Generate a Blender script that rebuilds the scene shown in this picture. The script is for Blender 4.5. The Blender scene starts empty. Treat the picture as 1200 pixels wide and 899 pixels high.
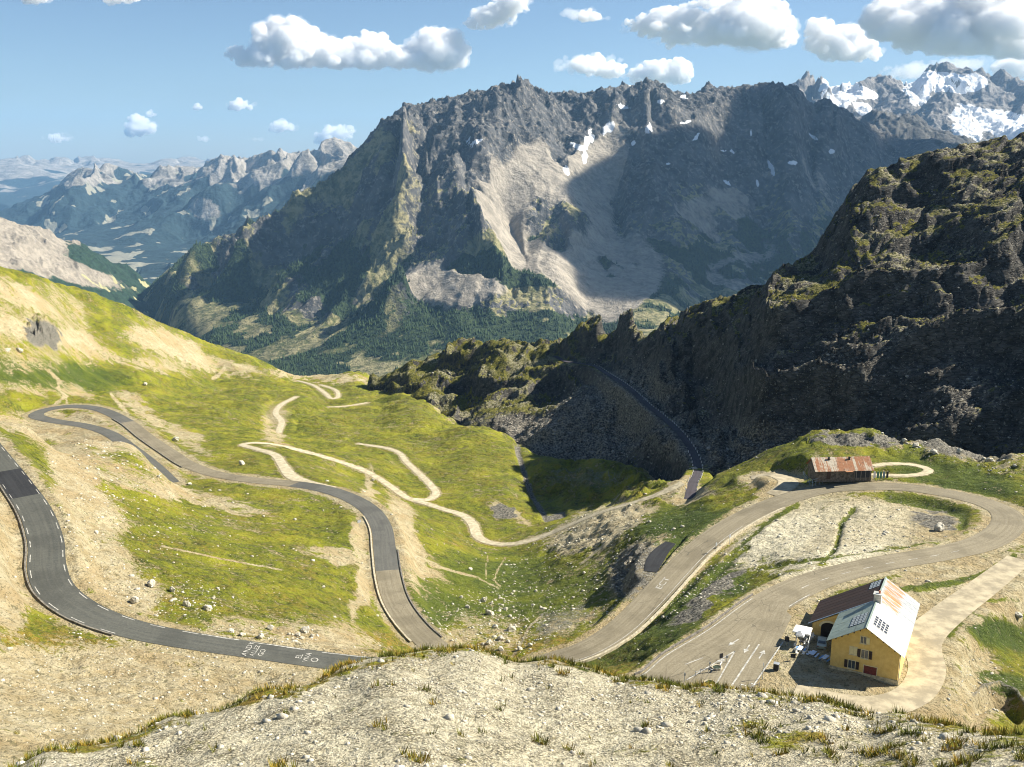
import bpy, bmesh, math, random, time
import numpy as np
from mathutils import Vector, Matrix
T0 = time.time()
S = bpy.context.scene
COL = S.collection
R = math.radians
random.seed(7)

# ------------------------------------------------------------------ camera
F = 1150.0                     # focal length in photo pixels (1200 px wide)
PITCH = math.atan(260 / F)
CZ = 90.0
cam_d = bpy.data.cameras.new("camera")
cam_d.sensor_fit = 'HORIZONTAL'
cam_d.sensor_width = 36
cam_d.lens = 36 * F / 1200
cam_d.clip_start = 0.5
cam_d.clip_end = 120000
cam = bpy.data.objects.new("camera", cam_d)
COL.objects.link(cam)
cam.location = (0, 0, CZ)
cam.rotation_euler = (math.pi / 2 - PITCH, 0, 0)
S.camera = cam

# ------------------------------------------------------------------ light
SUN_AZ, SUN_EL = R(78), R(38)              # azimuth from +Y towards +X
to_sun = Vector((math.sin(SUN_AZ) * math.cos(SUN_EL), math.cos(SUN_AZ) * math.cos(SUN_EL), math.sin(SUN_EL)))
sd = bpy.data.lights.new("sun", 'SUN')
sd.energy = 5.0
sd.angle = R(0.5)
sd.color = (1.0, 0.93, 0.80)
sun = bpy.data.objects.new("sun", sd)
COL.objects.link(sun)
sun.rotation_euler = to_sun.to_track_quat('Z', 'Y').to_euler()
sun.location = (300, 100, 400)
W = bpy.data.worlds.new("World")
S.world = W
W.use_nodes = True
wn, wl = W.node_tree.nodes, W.node_tree.links
wn.clear()
wo = wn.new('ShaderNodeOutputWorld')
bg = wn.new('ShaderNodeBackground')
sky = wn.new('ShaderNodeTexSky')
sky.sky_type = 'NISHITA'
sky.sun_disc = False
sky.sun_elevation = SUN_EL
sky.sun_rotation = SUN_AZ
sky.altitude = 1500
sky.air_density = 1.0
sky.dust_density = 1.2
sky.ozone_density = 3.0
bg.inputs['Strength'].default_value = 0.052
wl.new(sky.outputs[0], bg.inputs['Color'])
wl.new(bg.outputs[0], wo.inputs['Surface'])
S.view_settings.view_transform = 'Standard'
S.view_settings.look = 'None'
S.view_settings.exposure = 1.18
S.view_settings.gamma = 1.0
S.render.engine = 'CYCLES'
S.cycles.filter_width = 1.05
S.cycles.max_bounces = 16
S.cycles.diffuse_bounces = 2
S.cycles.volume_bounces = 14
S.cycles.transparent_max_bounces = 16

# ------------------------------------------------------------------ pixel <-> world
CP, SP = math.cos(PITCH), math.sin(PITCH)
def ray(u, v):
    a, b = (u - 600) / F, (v - 449.5) / F
    return np.array([a, CP - b * SP, -SP - b * CP])
def PZ(u, v, z):                       # the point of that pixel lying at height z
    r = ray(u, v); t = (z - CZ) / r[2]
    return (r[0] * t, r[1] * t, z)
def PD(u, v, d):                       # the point of that pixel at horizontal distance d
    r = ray(u, v); t = d / math.hypot(r[0], r[1])
    return (r[0] * t, r[1] * t, CZ + r[2] * t)
def HID(u, d, z):                      # a point behind a brow: column u, distance d, height z
    r = ray(u, 500); t = d / math.hypot(r[0], r[1])
    return (r[0] * t, r[1] * t, z)
def proj(X, Y, Z):                     # where world points fall, to look up which patch of ground they are
    dz = Z - CZ
    depth = Y * CP - dz * SP
    up = Y * SP + dz * CP
    depth = np.maximum(depth, 1.0)
    return 600 + F * X / depth, 449.5 - F * up / depth

# ------------------------------------------------------------------ noise
_rng = np.random.default_rng(11)
_ang = _rng.random((512, 512)).astype(np.float32) * 2 * np.pi
_GX, _GY = np.cos(_ang), np.sin(_ang)
_VR = _rng.random((512, 512)).astype(np.float32)
def gn(x, y, s=0):
    x = x + s * 17.31; y = y + s * 9.77
    xi = np.floor(x); yi = np.floor(y)
    fx = (x - xi).astype(np.float32); fy = (y - yi).astype(np.float32)
    xi = xi.astype(np.int32) & 511; yi = yi.astype(np.int32) & 511
    x1 = (xi + 1) & 511; y1 = (yi + 1) & 511
    u = fx * fx * fx * (fx * (fx * 6 - 15) + 10)
    v = fy * fy * fy * (fy * (fy * 6 - 15) + 10)
    a = _GX[xi, yi] * fx + _GY[xi, yi] * fy
    b = _GX[x1, yi] * (fx - 1) + _GY[x1, yi] * fy
    c = _GX[xi, y1] * fx + _GY[xi, y1] * (fy - 1)
    d = _GX[x1, y1] * (fx - 1) + _GY[x1, y1] * (fy - 1)
    return (a + u * (b - a) + v * ((c + u * (d - c)) - (a + u * (b - a)))) * 1.5
def fbm(x, y, o=4, s=0, g=.5):
    r = 0; a = 1; t = 0
    for i in range(o):
        r = r + a * gn(x, y, s + i * 3.1); t += a
        a *= g; x = x * 2.03 + 1.7; y = y * 2.03 - 2.3
    return r / t * 1.4
def ridged(x, y, o=4, s=0, g=.5):
    r = 0; a = 1; t = 0
    for i in range(o):
        n = 1 - np.abs(gn(x, y, s + i * 2.7)) * 1.6
        r = r + a * n * n; t += a
        a *= g; x = x * 2.07 + 3.1; y = y * 2.07 + 1.3
    return r / t
def blocks(x, y, s=0):
    """broken rock: a random level for every cell of an uneven paving, and the distance to its joint"""
    xi = np.floor(x); yi = np.floor(y); d1 = np.full(x.shape, 9., np.float32); d2 = d1.copy(); h = np.zeros(x.shape, np.float32)
    for i in (-1, 0, 1):
        for j in (-1, 0, 1):
            ci = (xi + i + s * 37).astype(np.int32) & 511; cj = (yi + j + s * 11).astype(np.int32) & 511
            d = np.hypot(x - xi - i - _VR[ci, cj], y - yi - j - _VR[cj, ci]).astype(np.float32)
            k = d < d1
            d2 = np.where(k, d1, np.minimum(d2, d)); h = np.where(k, _VR[ci, (cj + 99) & 511], h); d1 = np.where(k, d, d1)
    return h - .5, d2 - d1
def sst(x, a, b):
    t = np.clip((x - a) / (b - a), 0, 1)
    return t * t * (3 - 2 * t)

def tps_fit(P, zs, lam=1e-3):
    n = len(P)
    r2 = ((P[:, None, :] - P[None]) ** 2).sum(-1)
    K = .5 * r2 * np.log(r2 + 1e-12) + np.eye(n) * lam
    A = np.zeros((n + 3, n + 3)); A[:n, :n] = K
    A[:n, n] = 1; A[:n, n + 1:] = P; A[n, :n] = 1; A[n + 1:, :n] = P.T
    return np.linalg.solve(A, np.concatenate([zs, [0, 0, 0]]))
def tps_eval(P, w, Q):
    out = np.empty(len(Q), np.float32)
    Pf = P; wf = w
    for i in range(0, len(Q), 16384):
        q = Q[i:i + 16384].astype(np.float64)
        r2 = (q[:, 0:1] - Pf[:, 0]) ** 2 + (q[:, 1:2] - Pf[:, 1]) ** 2 + 1e-9
        out[i:i + 16384] = (.5 * r2 * np.log(r2)) @ wf[:-3] + wf[-3] + q @ wf[-2:]
    return out
KA = 3.5
class Surf:
    """smooth surface through scattered world points, stiff in proportion to distance"""
    def __init__(s, pts, lam=1e-3, ka=KA):
        p = np.array(pts, float); s.ka = ka
        d = np.hypot(p[:, 0], p[:, 1])
        s.P = np.stack([np.arctan2(p[:, 0], p[:, 1]) * ka, np.log(d)], 1)
        s.m = p[:, 2].mean(); s.sc = max(1, p[:, 2].std())
        s.w = tps_fit(s.P, (p[:, 2] - s.m) / s.sc, lam)
    def __call__(s, X, Y):
        X = np.asarray(X, np.float32); Y = np.asarray(Y, np.float32)
        sh = X.shape
        Q = np.stack([np.arctan2(X, Y).ravel() * s.ka, np.log(np.hypot(X, Y)).ravel()], 1)
        return (tps_eval(s.P, s.w, Q) * s.sc + s.m).reshape(sh)

def polar(az0, az1, nc, ds):
    az = np.radians(np.linspace(az0, az1, nc)).astype(np.float32)
    d = np.asarray(ds, np.float32)
    return d[:, None] * np.sin(az)[None], d[:, None] * np.cos(az)[None]
def rows(*segs):
    out = []
    for a, b, st in segs:
        n = max(1, int(round((b - a) / st)))
        out.append(np.linspace(a, b, n, endpoint=False))
    out.append([segs[-1][1]])
    return np.concatenate(out)
def slope_xy(X, Y, Z):
    """gradient of Z on a structured grid, in world axes"""
    xr, xc = np.gradient(X); yr, yc = np.gradient(Y); zr, zc = np.gradient(Z)
    det = xr * yc - xc * yr
    det = np.where(np.abs(det) < 1e-9, 1e-9, det)
    return (zr * yc - zc * yr) / det, (xr * zc - xc * zr) / det

def gullies(X, Y, gx, gy, lam, octv=4, amp=1.0, seed=0, gain=.5):
    """ridges and gullies that run down the fall line (height offset in units of lam)"""
    H = np.zeros_like(X); gx = gx.copy(); gy = gy.copy(); a = amp; L = lam
    for o in range(octv):
        px = X / L + seed * 3.3 + o * 7.7; py = Y / L - seed * 1.9 + o * 4.1
        sl = np.hypot(gx, gy) + 1e-6
        dx, dy = -gy / sl, gx / sl                   # across the slope
        xi = np.floor(px); yi = np.floor(py)
        s_ = np.zeros_like(X); c_ = np.zeros_like(X); wt = np.zeros_like(X) + 1e-6
        for i in (-1, 0, 1, 2):
            for j in (-1, 0, 1, 2):
                ci = (xi + i).astype(np.int32) & 511; cj = (yi + j).astype(np.int32) & 511
                qx = px - (xi + i + (_VR[ci, cj] - .5) * .9)
                qy = py - (yi + j + (_VR[cj, ci] - .5) * .9)
                w = np.exp(-2.2 * (qx * qx + qy * qy))
                ph = (qx * dx + qy * dy) * 6.2832 + _VR[ci, cj] * 2.
                s_ += np.sin(ph) * w; c_ += np.cos(ph) * w; wt += w
        c_ /= wt; s_ /= wt
        k = np.minimum(sl * 1.6, 1.0)
        H += a * L * c_ * k
        gx += -s_ * dx * a * 6.28 * k * .7; gy += -s_ * dy * a * 6.28 * k * .7
        a *= gain * 1.0; L *= .5
    return H

def grid_mesh(name, X, Y, Z, mats, attrs=None, kind='structure', label=None, smooth=True, cull=None):
    nr, nc = X.shape
    me = bpy.data.meshes.new(name)
    nv = nr * nc
    co = np.stack([X, Y, Z], -1).astype(np.float32).reshape(-1)
    i = (np.arange(nr - 1)[:, None] * nc + np.arange(nc - 1)[None]).ravel()
    q = np.stack([i, i + 1, i + nc + 1, i + nc], 1)
    if cull is not None:
        k = cull.ravel()
        q = q[~(k[q].all(1))]
    nf = len(q)
    me.vertices.add(nv); me.loops.add(nf * 4); me.polygons.add(nf)
    me.vertices.foreach_set('co', co)
    me.loops.foreach_set('vertex_index', q.astype(np.int32).ravel())
    me.polygons.foreach_set('loop_start', np.arange(0, nf * 4, 4, dtype=np.int32))
    me.polygons.foreach_set('loop_total', np.full(nf, 4, np.int32))
    me.polygons.foreach_set('use_smooth', np.full(nf, smooth))
    me.update(calc_edges=True)
    for k, v in (attrs or {}).items():
        if v.ndim == 3:
            a = me.attributes.new(k, 'FLOAT_COLOR', 'POINT')
            c = np.ones((nv, 4), np.float32); c[:, :3] = v.reshape(-1, 3)
            a.data.foreach_set('color', c.ravel())
        else:
            a = me.attributes.new(k, 'FLOAT', 'POINT')
            a.data.foreach_set('value', v.astype(np.float32).ravel())
    me.materials.append(mats)
    o = bpy.data.objects.new(name, me); COL.objects.link(o)
    if kind: o['kind'] = kind
    if label: o['label'] = label
    return o

# ------------------------------------------------------------------ material helpers
class NT:
    def __init__(s, name, disp=False):
        s.m = bpy.data.materials.new(name); s.m.use_nodes = True
        s.t = s.m.node_tree; s.n = s.t.nodes; s.l = s.t.links
        s.b = s.n['Principled BSDF']
        s.b.inputs['Roughness'].default_value = .9
        s.b.inputs['Specular IOR Level'].default_value = .2
    def new(s, t, **k):
        n = s.n.new(t)
        for a, b in k.items(): setattr(n, a, b)
        return n
    def geo(s): return s.new('ShaderNodeNewGeometry').outputs['Position']
    def obj(s): return s.new('ShaderNodeTexCoord').outputs['Object']
    def attr(s, name):
        n = s.new('ShaderNodeAttribute'); n.attribute_name = name; return n
    def noise(s, vec, scale, detail=4, rough=.55, dist=0, kind='FBM'):
        n = s.new('ShaderNodeTexNoise'); s.l.new(vec, n.inputs['Vector'])
        n.inputs['Scale'].default_value = scale; n.inputs['Detail'].default_value = detail
        n.inputs['Roughness'].default_value = rough; n.inputs['Distortion'].default_value = dist
        return n.outputs['Fac']
    def voro(s, vec, scale, feature='F1', rnd=1, out='Distance'):
        n = s.new('ShaderNodeTexVoronoi', feature=feature); s.l.new(vec, n.inputs['Vector'])
        n.inputs['Scale'].default_value = scale; n.inputs['Randomness'].default_value = rnd
        return n.outputs[out]
    def math(s, op, a, b=None, c=None, clamp=False):
        n = s.new('ShaderNodeMath', operation=op); n.use_clamp = clamp
        for i, x in enumerate((a, b, c)):
            if x is None: continue
            if isinstance(x, (int, float)): n.inputs[i].default_value = x
            else: s.l.new(x, n.inputs[i])
        return n.outputs[0]
    def rng(s, x, a, b, c=0., d=1., smooth=True):
        n = s.new('ShaderNodeMapRange'); n.interpolation_type = 'SMOOTHSTEP' if smooth else 'LINEAR'
        s.l.new(x, n.inputs['Value'])
        for k, v in zip(('From Min', 'From Max', 'To Min', 'To Max'), (a, b, c, d)): n.inputs[k].default_value = v
        return n.outputs[0]
    def mix(s, f, a, b, mode='MIX'):
        n = s.new('ShaderNodeMix', data_type='RGBA', blend_type=mode)
        for i, x in ((0, f), (6, a), (7, b)):
            if isinstance(x, (int, float)): n.inputs[i].default_value = x
            elif isinstance(x, tuple): n.inputs[i].default_value = (*x[:3], 1)
            else: s.l.new(x, n.inputs[i])
        return n.outputs[2]
    def scale(s, vec, v):
        n = s.new('ShaderNodeMapping'); s.l.new(vec, n.inputs['Vector']); n.inputs['Scale'].default_value = v
        return n.outputs[0]
    def rot(s, vec, r, v=(1, 1, 1)):
        n = s.new('ShaderNodeMapping'); s.l.new(vec, n.inputs['Vector']); n.inputs['Rotation'].default_value = r
        n.inputs['Scale'].default_value = v
        return n.outputs[0]
    def bump(s, h, dist, strength=1.0):
        n = s.new('ShaderNodeBump'); n.inputs['Distance'].default_value = dist
        n.inputs['Strength'].default_value = strength
        s.l.new(h, n.inputs['Height']); s.l.new(n.outputs[0], s.b.inputs['Normal'])
        return n
    def color(s, c):
        if isinstance(c, tuple): s.b.inputs['Base Color'].default_value = (*c[:3], 1)
        else: s.l.new(c, s.b.inputs['Base Color'])
    def rough(s, r): s.b.inputs['Roughness'].default_value = r
def thr(nt, mask, noise, k=2.2, w=.18):
    """mask (0..1) broken up by a noise into a crisp-edged patchwork"""
    x = nt.math('ADD', mask, nt.math('MULTIPLY', nt.math('SUBTRACT', noise, .5), k))
    return nt.rng(x, .5 - w, .5 + w)
def blob(u, v, cx, cy, rx, ry, rot=0, soft=.35):
    c, s = math.cos(R(rot)), math.sin(R(rot))
    du, dv = u - cx, v - cy
    a = (du * c + dv * s) / rx; b = (-du * s + dv * c) / ry
    return 1 - sst(np.sqrt(a * a + b * b), 1 - soft, 1 + soft)
def polyline_d(u, v, pts):
    """distance in the same units to a polyline"""
    best = np.full(u.shape, 1e9, np.float32)
    for (x0, y0), (x1, y1) in zip(pts[:-1], pts[1:]):
        dx, dy = x1 - x0, y1 - y0
        t = np.clip(((u - x0) * dx + (v - y0) * dy) / (dx * dx + dy * dy + 1e-9), 0, 1)
        best = np.minimum(best, np.hypot(u - x0 - t * dx, v - y0 - t * dy))
    return best
def tag(o, label=None, cat=None, group=None, kind=None):
    for k, v in (('label', label), ('category', cat), ('group', group), ('kind', kind)):
        if v: o[k] = v
    return o
#@@MORE@@
# ------------------------------------------------------------------ roads: centre lines as pixel + height -> world
def catmull(P, step):
    P = np.array(P, float)
    P = np.vstack([2 * P[0] - P[1], P, 2 * P[-1] - P[-2]])
    out = []
    for i in range(1, len(P) - 2):
        p0, p1, p2, p3 = P[i - 1:i + 3]
        n = max(2, int(np.linalg.norm((p2 - p1)[:2]) / step))
        for t in np.linspace(0, 1, n, endpoint=False):
            out.append(.5 * ((2 * p1) + (-p0 + p2) * t + (2 * p0 - 5 * p1 + 4 * p2 - p3) * t * t + (-p0 + 3 * p1 - 3 * p2 + p3) * t ** 3))
    out.append(P[-2])
    return np.array(out)
def smooth_line(P, k=3):
    for _ in range(k):
        Q = P.copy(); Q[1:-1] = (P[:-2] + 2 * P[1:-1] + P[2:]) / 4; P = Q
    return P
# every entry: (world point, half width)
def RP(lst):
    return [(*PZ(u, v, z), w) for u, v, z, w in lst]
road_pass = RP([(-75, 470, 24, 3.1), (-35, 500, 21, 3.1), (0, 541, 18.5, 3.1), (22, 570, 17, 3.2), (42, 600, 15.3, 3.3), (54, 635, 13.5, 3.4), (55, 665, 12.2, 3.5),
                (66, 692, 11, 3.4), (100, 717, 9.5, 3.3), (155, 737, 8, 3.1), (220, 750, 6.6, 3.0), (300, 762, 5, 2.9), (370, 772, 3.7, 2.9), (430, 779, 2.8, 2.9)])
_h = [(*HID(520, 160, 1.8), 3.0), (*HID(620, 156, 1, ), 3.2), (*HID(700, 155, .4), 3.4)]
road_pass += _h + RP([(765, 803, 0, 4.0), (800, 775, 0, 4.0), (850, 745, 0, 4.2), (905, 705, -.2, 4.3), (960, 679, -.6, 4.0), (1030, 661, -1.2, 3.8), (1100, 649, -2.2, 3.8),
                (1150, 637, -3, 4.0), (1178, 620, -3.8, 4.2), (1180, 603, -4.6, 4.2), (1155, 589, -5.4, 4.0), (1110, 578, -6.2, 3.8), (1060, 571, -7, 3.7), (1005, 570, -8, 3.7), (955, 575, -9.3, 3.7),
                (905, 591, -10.8, 3.8), (860, 613, -12.4, 3.8), (820, 642, -14, 3.8), (790, 672, -15.4, 3.8), (760, 705, -16.8, 3.7), (725, 738, -18, 3.6), (685, 762, -19, 3.5), (640, 776, -20, 3.5)])
_h = [(*HID(600, 196, -20.6), 3.4), (*HID(560, 197, -21.2), 3.4)]
road_pass += _h + RP([(515, 762, -22, 3.3), (485, 735, -22.8, 3.2), (464, 705, -23.6, 3.2), (455, 675, -24.4, 3.3), (451, 645, -25.2, 3.4), (447, 618, -26.2, 3.4), (434, 598, -27.2, 3.4),
                (410, 583, -28.4, 3.4), (380, 573, -29.6, 3.5), (345, 567, -30.8, 3.4), (300, 563, -33, 3.3), (255, 556, -35.2, 3.3), (222, 545, -37.2, 3.4), (195, 528, -39, 3.5),
                (170, 511, -40.2, 3.5), (148, 494, -41.2, 3.5), (118, 480, -42, 3.5), (85, 476, -42.6, 3.6), (55, 480, -42.9, 3.7), (42, 487, -43, 3.8), (62, 493, -42.6, 3.6),
                (100, 499, -41.5, 3.4), (128, 508, -39.5, 3.4), (150, 523, -37, 3.4), (178, 545, -33.5, 3.4), (200, 566, -31, 3.4)])
road_tunnel = RP([(905, 705, -.2, 3.6), (885, 745, -.05, 3.8), (868, 775, 0, 4.0), (852, 803, .0, 4.0)]) + [(*HID(845, 150, .0), 4.0), (*HID(842, 140, .0), 4.0)]
road_cliff = [(*p, w) for p, w in ((PD(808, 585, 352), 2.0), (PD(812, 566, 374), 1.9), (PD(818, 552, 402), 1.8), (PD(812, 530, 436), 1.8), (PD(797, 508, 474), 1.9), (PD(778, 490, 520), 1.9), (PD(757, 473, 568), 2.0),
              (PD(742, 459, 612), 2.0), (PD(726, 447, 655), 2.1), (PD(710, 437, 698), 2.1), (PD(697, 429, 735), 2.2), (PD(680, 426, 765), 2.3), (PD(662, 423, 790), 2.3), (PD(650, 417, 820), 2.3))]
track_main = RP([(800, 566, -31, 1.9), (775, 578, -34, 1.8), (742, 589, -38, 1.7), (705, 600, -43, 1.7), (668, 615, -49, 1.7), (635, 629, -54, 1.7), (605, 637, -57, 1.8), (578, 637, -59, 1.8),
                 (560, 629, -60.5, 2.1), (554, 614, -62, 2.1), (541, 603, -63, 1.9), (520, 597, -63.5, 1.7), (500, 590, -63.6, 1.7), (478, 584, -63.5, 1.7), (455, 568, -62, 1.7), (430, 553, -60, 1.7), (395, 540, -57, 1.7),
                 (340, 525, -52.5, 1.8), (305, 519, -49, 1.9), (284, 521, -46.5, 1.8), (300, 526, -44, 1.8), (322, 533, -40.5, 1.9), (332, 546, -37, 2.1), (342, 558, -33.5, 2.6), (362, 566, -31.2, 2.4), (392, 572, -30.4, 1.6)])
track_loop = RP([(478, 584, -63.5, 1.3), (500, 586, -64.3, 1.9), (511, 579, -65.5, 1.9), (505, 569, -67.5, 1.8), (491, 555, -70.5, 1.7), (476, 541, -73.5, 1.6), (468, 531, -75.5, 1.6), (452, 525, -77, 1.5), (420, 520, -78, 1.3)])
track_far = RP([(326, 508, -82, 2.1), (330, 494, -85, 2.1), (323, 484, -88, 2.1), (330, 474, -93, 2.1), (347, 465, -99, 2.0)])
track_farthest = RP([(348, 446, -126, 1.5), (366, 451, -121, 1.6), (380, 460, -115, 1.8), (388, 467, -110, 1.8), (396, 465, -112, 1.8), (393, 457, -118, 1.7), (376, 451, -123, 1.5)])
track_low = RP([(385, 477, -102, 1.3), (405, 476, -104, 1.5), (430, 472, -107, 1.5)])
track_barn = RP([(1023, 546, -6, 1.2), (1045, 543, -6, 1.3), (1075, 545, -6, 1.4), (1092, 551, -6.3, 1.6), (1075, 557, -6.6, 1.4), (1040, 557, -6.8, 1.2), (1020, 556, -7, 1.0)])
yard_track = RP([(1195, 655, -2.6, 2.8), (1150, 690, -2.2, 3.2), (1110, 720, -1.4, 3.4), (1080, 750, -.9, 3.6), (1087, 785, -.9, 3.2), (1070, 815, -.4, 3.0), (1030, 828, 0, 3.2), (985, 824, 0, 3.2), (930, 812, 0, 3.2)])
turnout = RP([(786, 636, -15.2, 1.6), (775, 645, -15.5, 2.2), (767, 658, -15.9, 2.4), (762, 670, -16.3, 1.7)])
lay_by = RP([(905, 580, -11, 2.4), (925, 566, -9.5, 3.2), (905, 556, -13, 3.0), (880, 560, -15, 2.0)])
def line(r, step=1.5, k=2):
    a = catmull(np.array(r), step); return smooth_line(a, k)
L_pass, L_tun, L_cliff = line(road_pass), line(road_tunnel), line(road_cliff, 2)
L_tm, L_tl, L_tf, L_tff, L_tlo, L_tb, L_yard, L_lay, L_turn = [line(x, 2) for x in (track_main, track_loop, track_far, track_farthest, track_low, track_barn, yard_track, lay_by, turnout)]
i0 = int(np.argmin(np.hypot(L_pass[:, 0] - PZ(765, 803, 0)[0], L_pass[:, 1] - PZ(765, 803, 0)[1])))

# ------------------------------------------------------------------ the near ground
g = []
for r in (road_pass, road_tunnel, track_main, track_loop, track_far, track_farthest, track_low, track_barn, yard_track, lay_by):
    g += [p[:3] for p in r]
g += [p[:3] for p in road_cliff[:2]]
Zp = [  # pixel, height
 (15, 610, 17.5), (0, 650, 18), (15, 700, 15.5), (30, 745, 13.5), (0, 780, 19), (100, 780, 12), (0, 840, 24), (100, 850, 20), (200, 830, 13), (300, 800, 7), (0, 899, 30), (-60, 899, 33), (250, 775, 7),
 (-60, 760, 22), (-80, 600, 24), (100, 560, 6), (60, 530, 12), (30, 500, 12), (120, 620, 8.5), (150, 690, 6.5), (200, 640, -1), (250, 700, 1.5), (300, 660, -8), (300, 735, 1.5), (380, 700, -11), (400, 745, -4), (440, 760, -6),
 (200, 590, -10), (150, 580, -2), (300, 610, -20), (380, 640, -20), (420, 650, -23), (250, 580, -25), (420, 720, -16), (380, 600, -26), (460, 765, -10),
 (490, 680, -29), (480, 640, -34), (520, 640, -43), (480, 610, -42), (520, 700, -32), (560, 700, -36), (560, 660, -46), (590, 660, -50), (580, 740, -28), (550, 745, -26), (610, 720, -33), (650, 740, -24), (640, 690, -38),
 (640, 660, -46), (690, 690, -31), (730, 690, -22), (700, 640, -36), (720, 615, -34), (660, 650, -42), (750, 640, -22), (740, 665, -24), (690, 730, -24),
 (790, 610, -24), (840, 590, -18), (780, 640, -18), (760, 600, -31), (820, 575, -25), (860, 570, -17),
 (600, 590, -64), (600, 560, -68), (580, 530, -76), (600, 520, -80), (540, 545, -73), (520, 500, -97), (560, 560, -68), (450, 500, -92), (450, 480, -106), (400, 500, -86), (480, 520, -84), (420, 560, -58), (470, 600, -48), (400, 590, -31),
 (540, 620, -58), (620, 615, -63), (640, 605, -63), (622, 580, -70), (612, 550, -76), (650, 590, -70), (680, 570, -65), (720, 560, -61), (660, 550, -71), (740, 545, -58), (690, 595, -61), (720, 585, -55),
 (200, 500, -52), (250, 520, -49), (250, 480, -74), (150, 460, -66), (100, 455, -57), (0, 440, -28), (60, 440, -40), (300, 470, -90), (300, 500, -72),
 (955, 640, -6.5), (900, 660, -9), (930, 610, -10.5), (1010, 600, -8), (1060, 620, -6), (1110, 600, -7), (870, 690, -9), (820, 700, -10), (780, 750, -8), (740, 770, -11), (720, 790, -8), (850, 655, -12), (700, 780, -14),
 (1100, 700, -1.5), (1180, 700, -4.0), (1150, 740, -5.5), (1200, 740, -9), (1120, 780, -3.5), (1150, 800, -6), (1200, 800, -8), (1095, 830, -2), (1160, 840, -4), (1260, 760, -9), (1260, 650, -4), (1240, 600, -4),
 (1100, 545, -5), (1150, 560, -5), (1200, 565, -4), (1260, 560, -3), 
 (1000, 790, 0), (960, 790, 0), (1000, 750, 0), (1040, 790, 0), (1050, 740, -.6), (940, 730, 0),
]
g += [PZ(*p) for p in Zp]
Dp = [ # pixel, distance (farther hillside; knoll)
 (0, 400, 655), (0, 350, 745), (100, 400, 805), (200, 430, 860), (0, 375, 705), (100, 370, 885), (0, 313, 860), (100, 340, 960), (200, 385, 1060), (300, 428, 1130), (-100, 290, 820), (-100, 400, 620), (50, 325, 905), (-200, 420, 500), (-260, 500, 300),
 (150, 362, 1010), (250, 407, 1110), (330, 440, 1100), (380, 440, 1090), (430, 440, 1100), (430, 455, 930), (380, 445, 1020), (250, 440, 930), (500, 470, 800), (470, 460, 850),
 (1020, 501, 368), (960, 506, 372), (900, 526, 366), (860, 550, 358), (830, 560, 355), (1100, 511, 362), (1200, 530, 346), (1300, 540, 336), (1020, 522, 345),
 (640, 537, 518), (700, 535, 502), (760, 553, 455), (560, 500, 655), (520, 490, 720),
 (60, 880, 55), (200, 838, 60), (300, 806, 62), (400, 777, 66), (180, 551, 335), (130, 527, 350), (95, 511, 365), (450, 768, 68), (500, 759, 70), (560, 760, 72), (640, 772, 72), (700, 784, 70), (760, 795, 68), (830, 803, 66), (900, 811, 64), (960, 818, 62), (1050, 835, 60), (1130, 851, 56), (1200, 862, 54), (1320, 880, 50),
]
g += [PD(*p) for p in Dp]
g += [HID(u, d, z) for u, d, z in ((450, 100, 24), (600, 100, 24), (750, 100, 23), (900, 100, 20), (1050, 100, 16), (1200, 90, 18), (350, 95, 26), (250, 85, 30), (600, 125, 9), (750, 125, 7), (900, 125, 6), (1050, 130, 2), (1200, 125, 2),
      (450, 125, 11), (350, 125, 14), (650, 170, -4), (560, 175, -8), (620, 178, -12), (600, 25, 68), (300, 25, 68), (900, 25, 68), (100, 30, 66), (1150, 30, 63), (600, 12, 77), (0, 12, 77), (1200, 12, 77), (-100, 30, 66), (1350, 30, 63), (-200, 60, 52), (1500, 50, 48), (-100, 100, 34),
      (1000, 412, -35), (900, 415, -45), (1100, 405, -32), (1200, 395, -28), (1000, 520, -90), (1200, 600, -90), (800, 480, -85), (800, 600, -120), (700, 620, -125), (640, 660, -120), (560, 820, -160), (500, 1000, -200),
      (300, 1400, -330), (200, 1350, -270), (100, 1250, -190), (0, 1150, -140), (-100, 1100, -130), (430, 1350, -280), (600, 1400, -330), (800, 1400, -330), (1000, 1400, -330), (1200, 1400, -330), (360, 1300, -270), (600, 1100, -230), (900, 1000, -200), (1300, 1000, -200),
      (150, 380, -12), (100, 420, -30), (200, 340, -20), (60, 330, 0), (-60, 380, -5))]
_cr = [(-80, 929, 50), (60, 884, 55), (200, 842, 60), (300, 810, 62), (400, 781, 66), (500, 760, 70), (640, 772, 72), (760, 795, 68), (900, 810, 64), (1050, 835, 60), (1200, 862, 54), (1320, 880, 50)]
for _u in range(-50, 1330, 110):
    _d = np.interp(_u, [c[0] for c in _cr], [c[2] for c in _cr]); _v = np.interp(_u, [c[0] for c in _cr], [c[1] for c in _cr]); _z = PD(_u, _v, _d)[2]
    for _f in (.9, .78, .66, .55):
        g.append(HID(_u, _d * _f, _z + _d * (1 - _f) * .30))
near = Surf(g, 2e-3)
X, Y = polar(-37, 38, 760, rows((12, 36, 1.5), (36, 78, .27), (78, 140, .6), (140, 330, .58), (330, 700, 1.7), (700, 1180, 4.0), (1180, 1500, 16)))
Z = near(X, Y)
print('near grid', X.shape, round(time.time() - T0, 1))
D = np.hypot(X, Y)
U0, V0 = proj(X, Y, Z)
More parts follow.
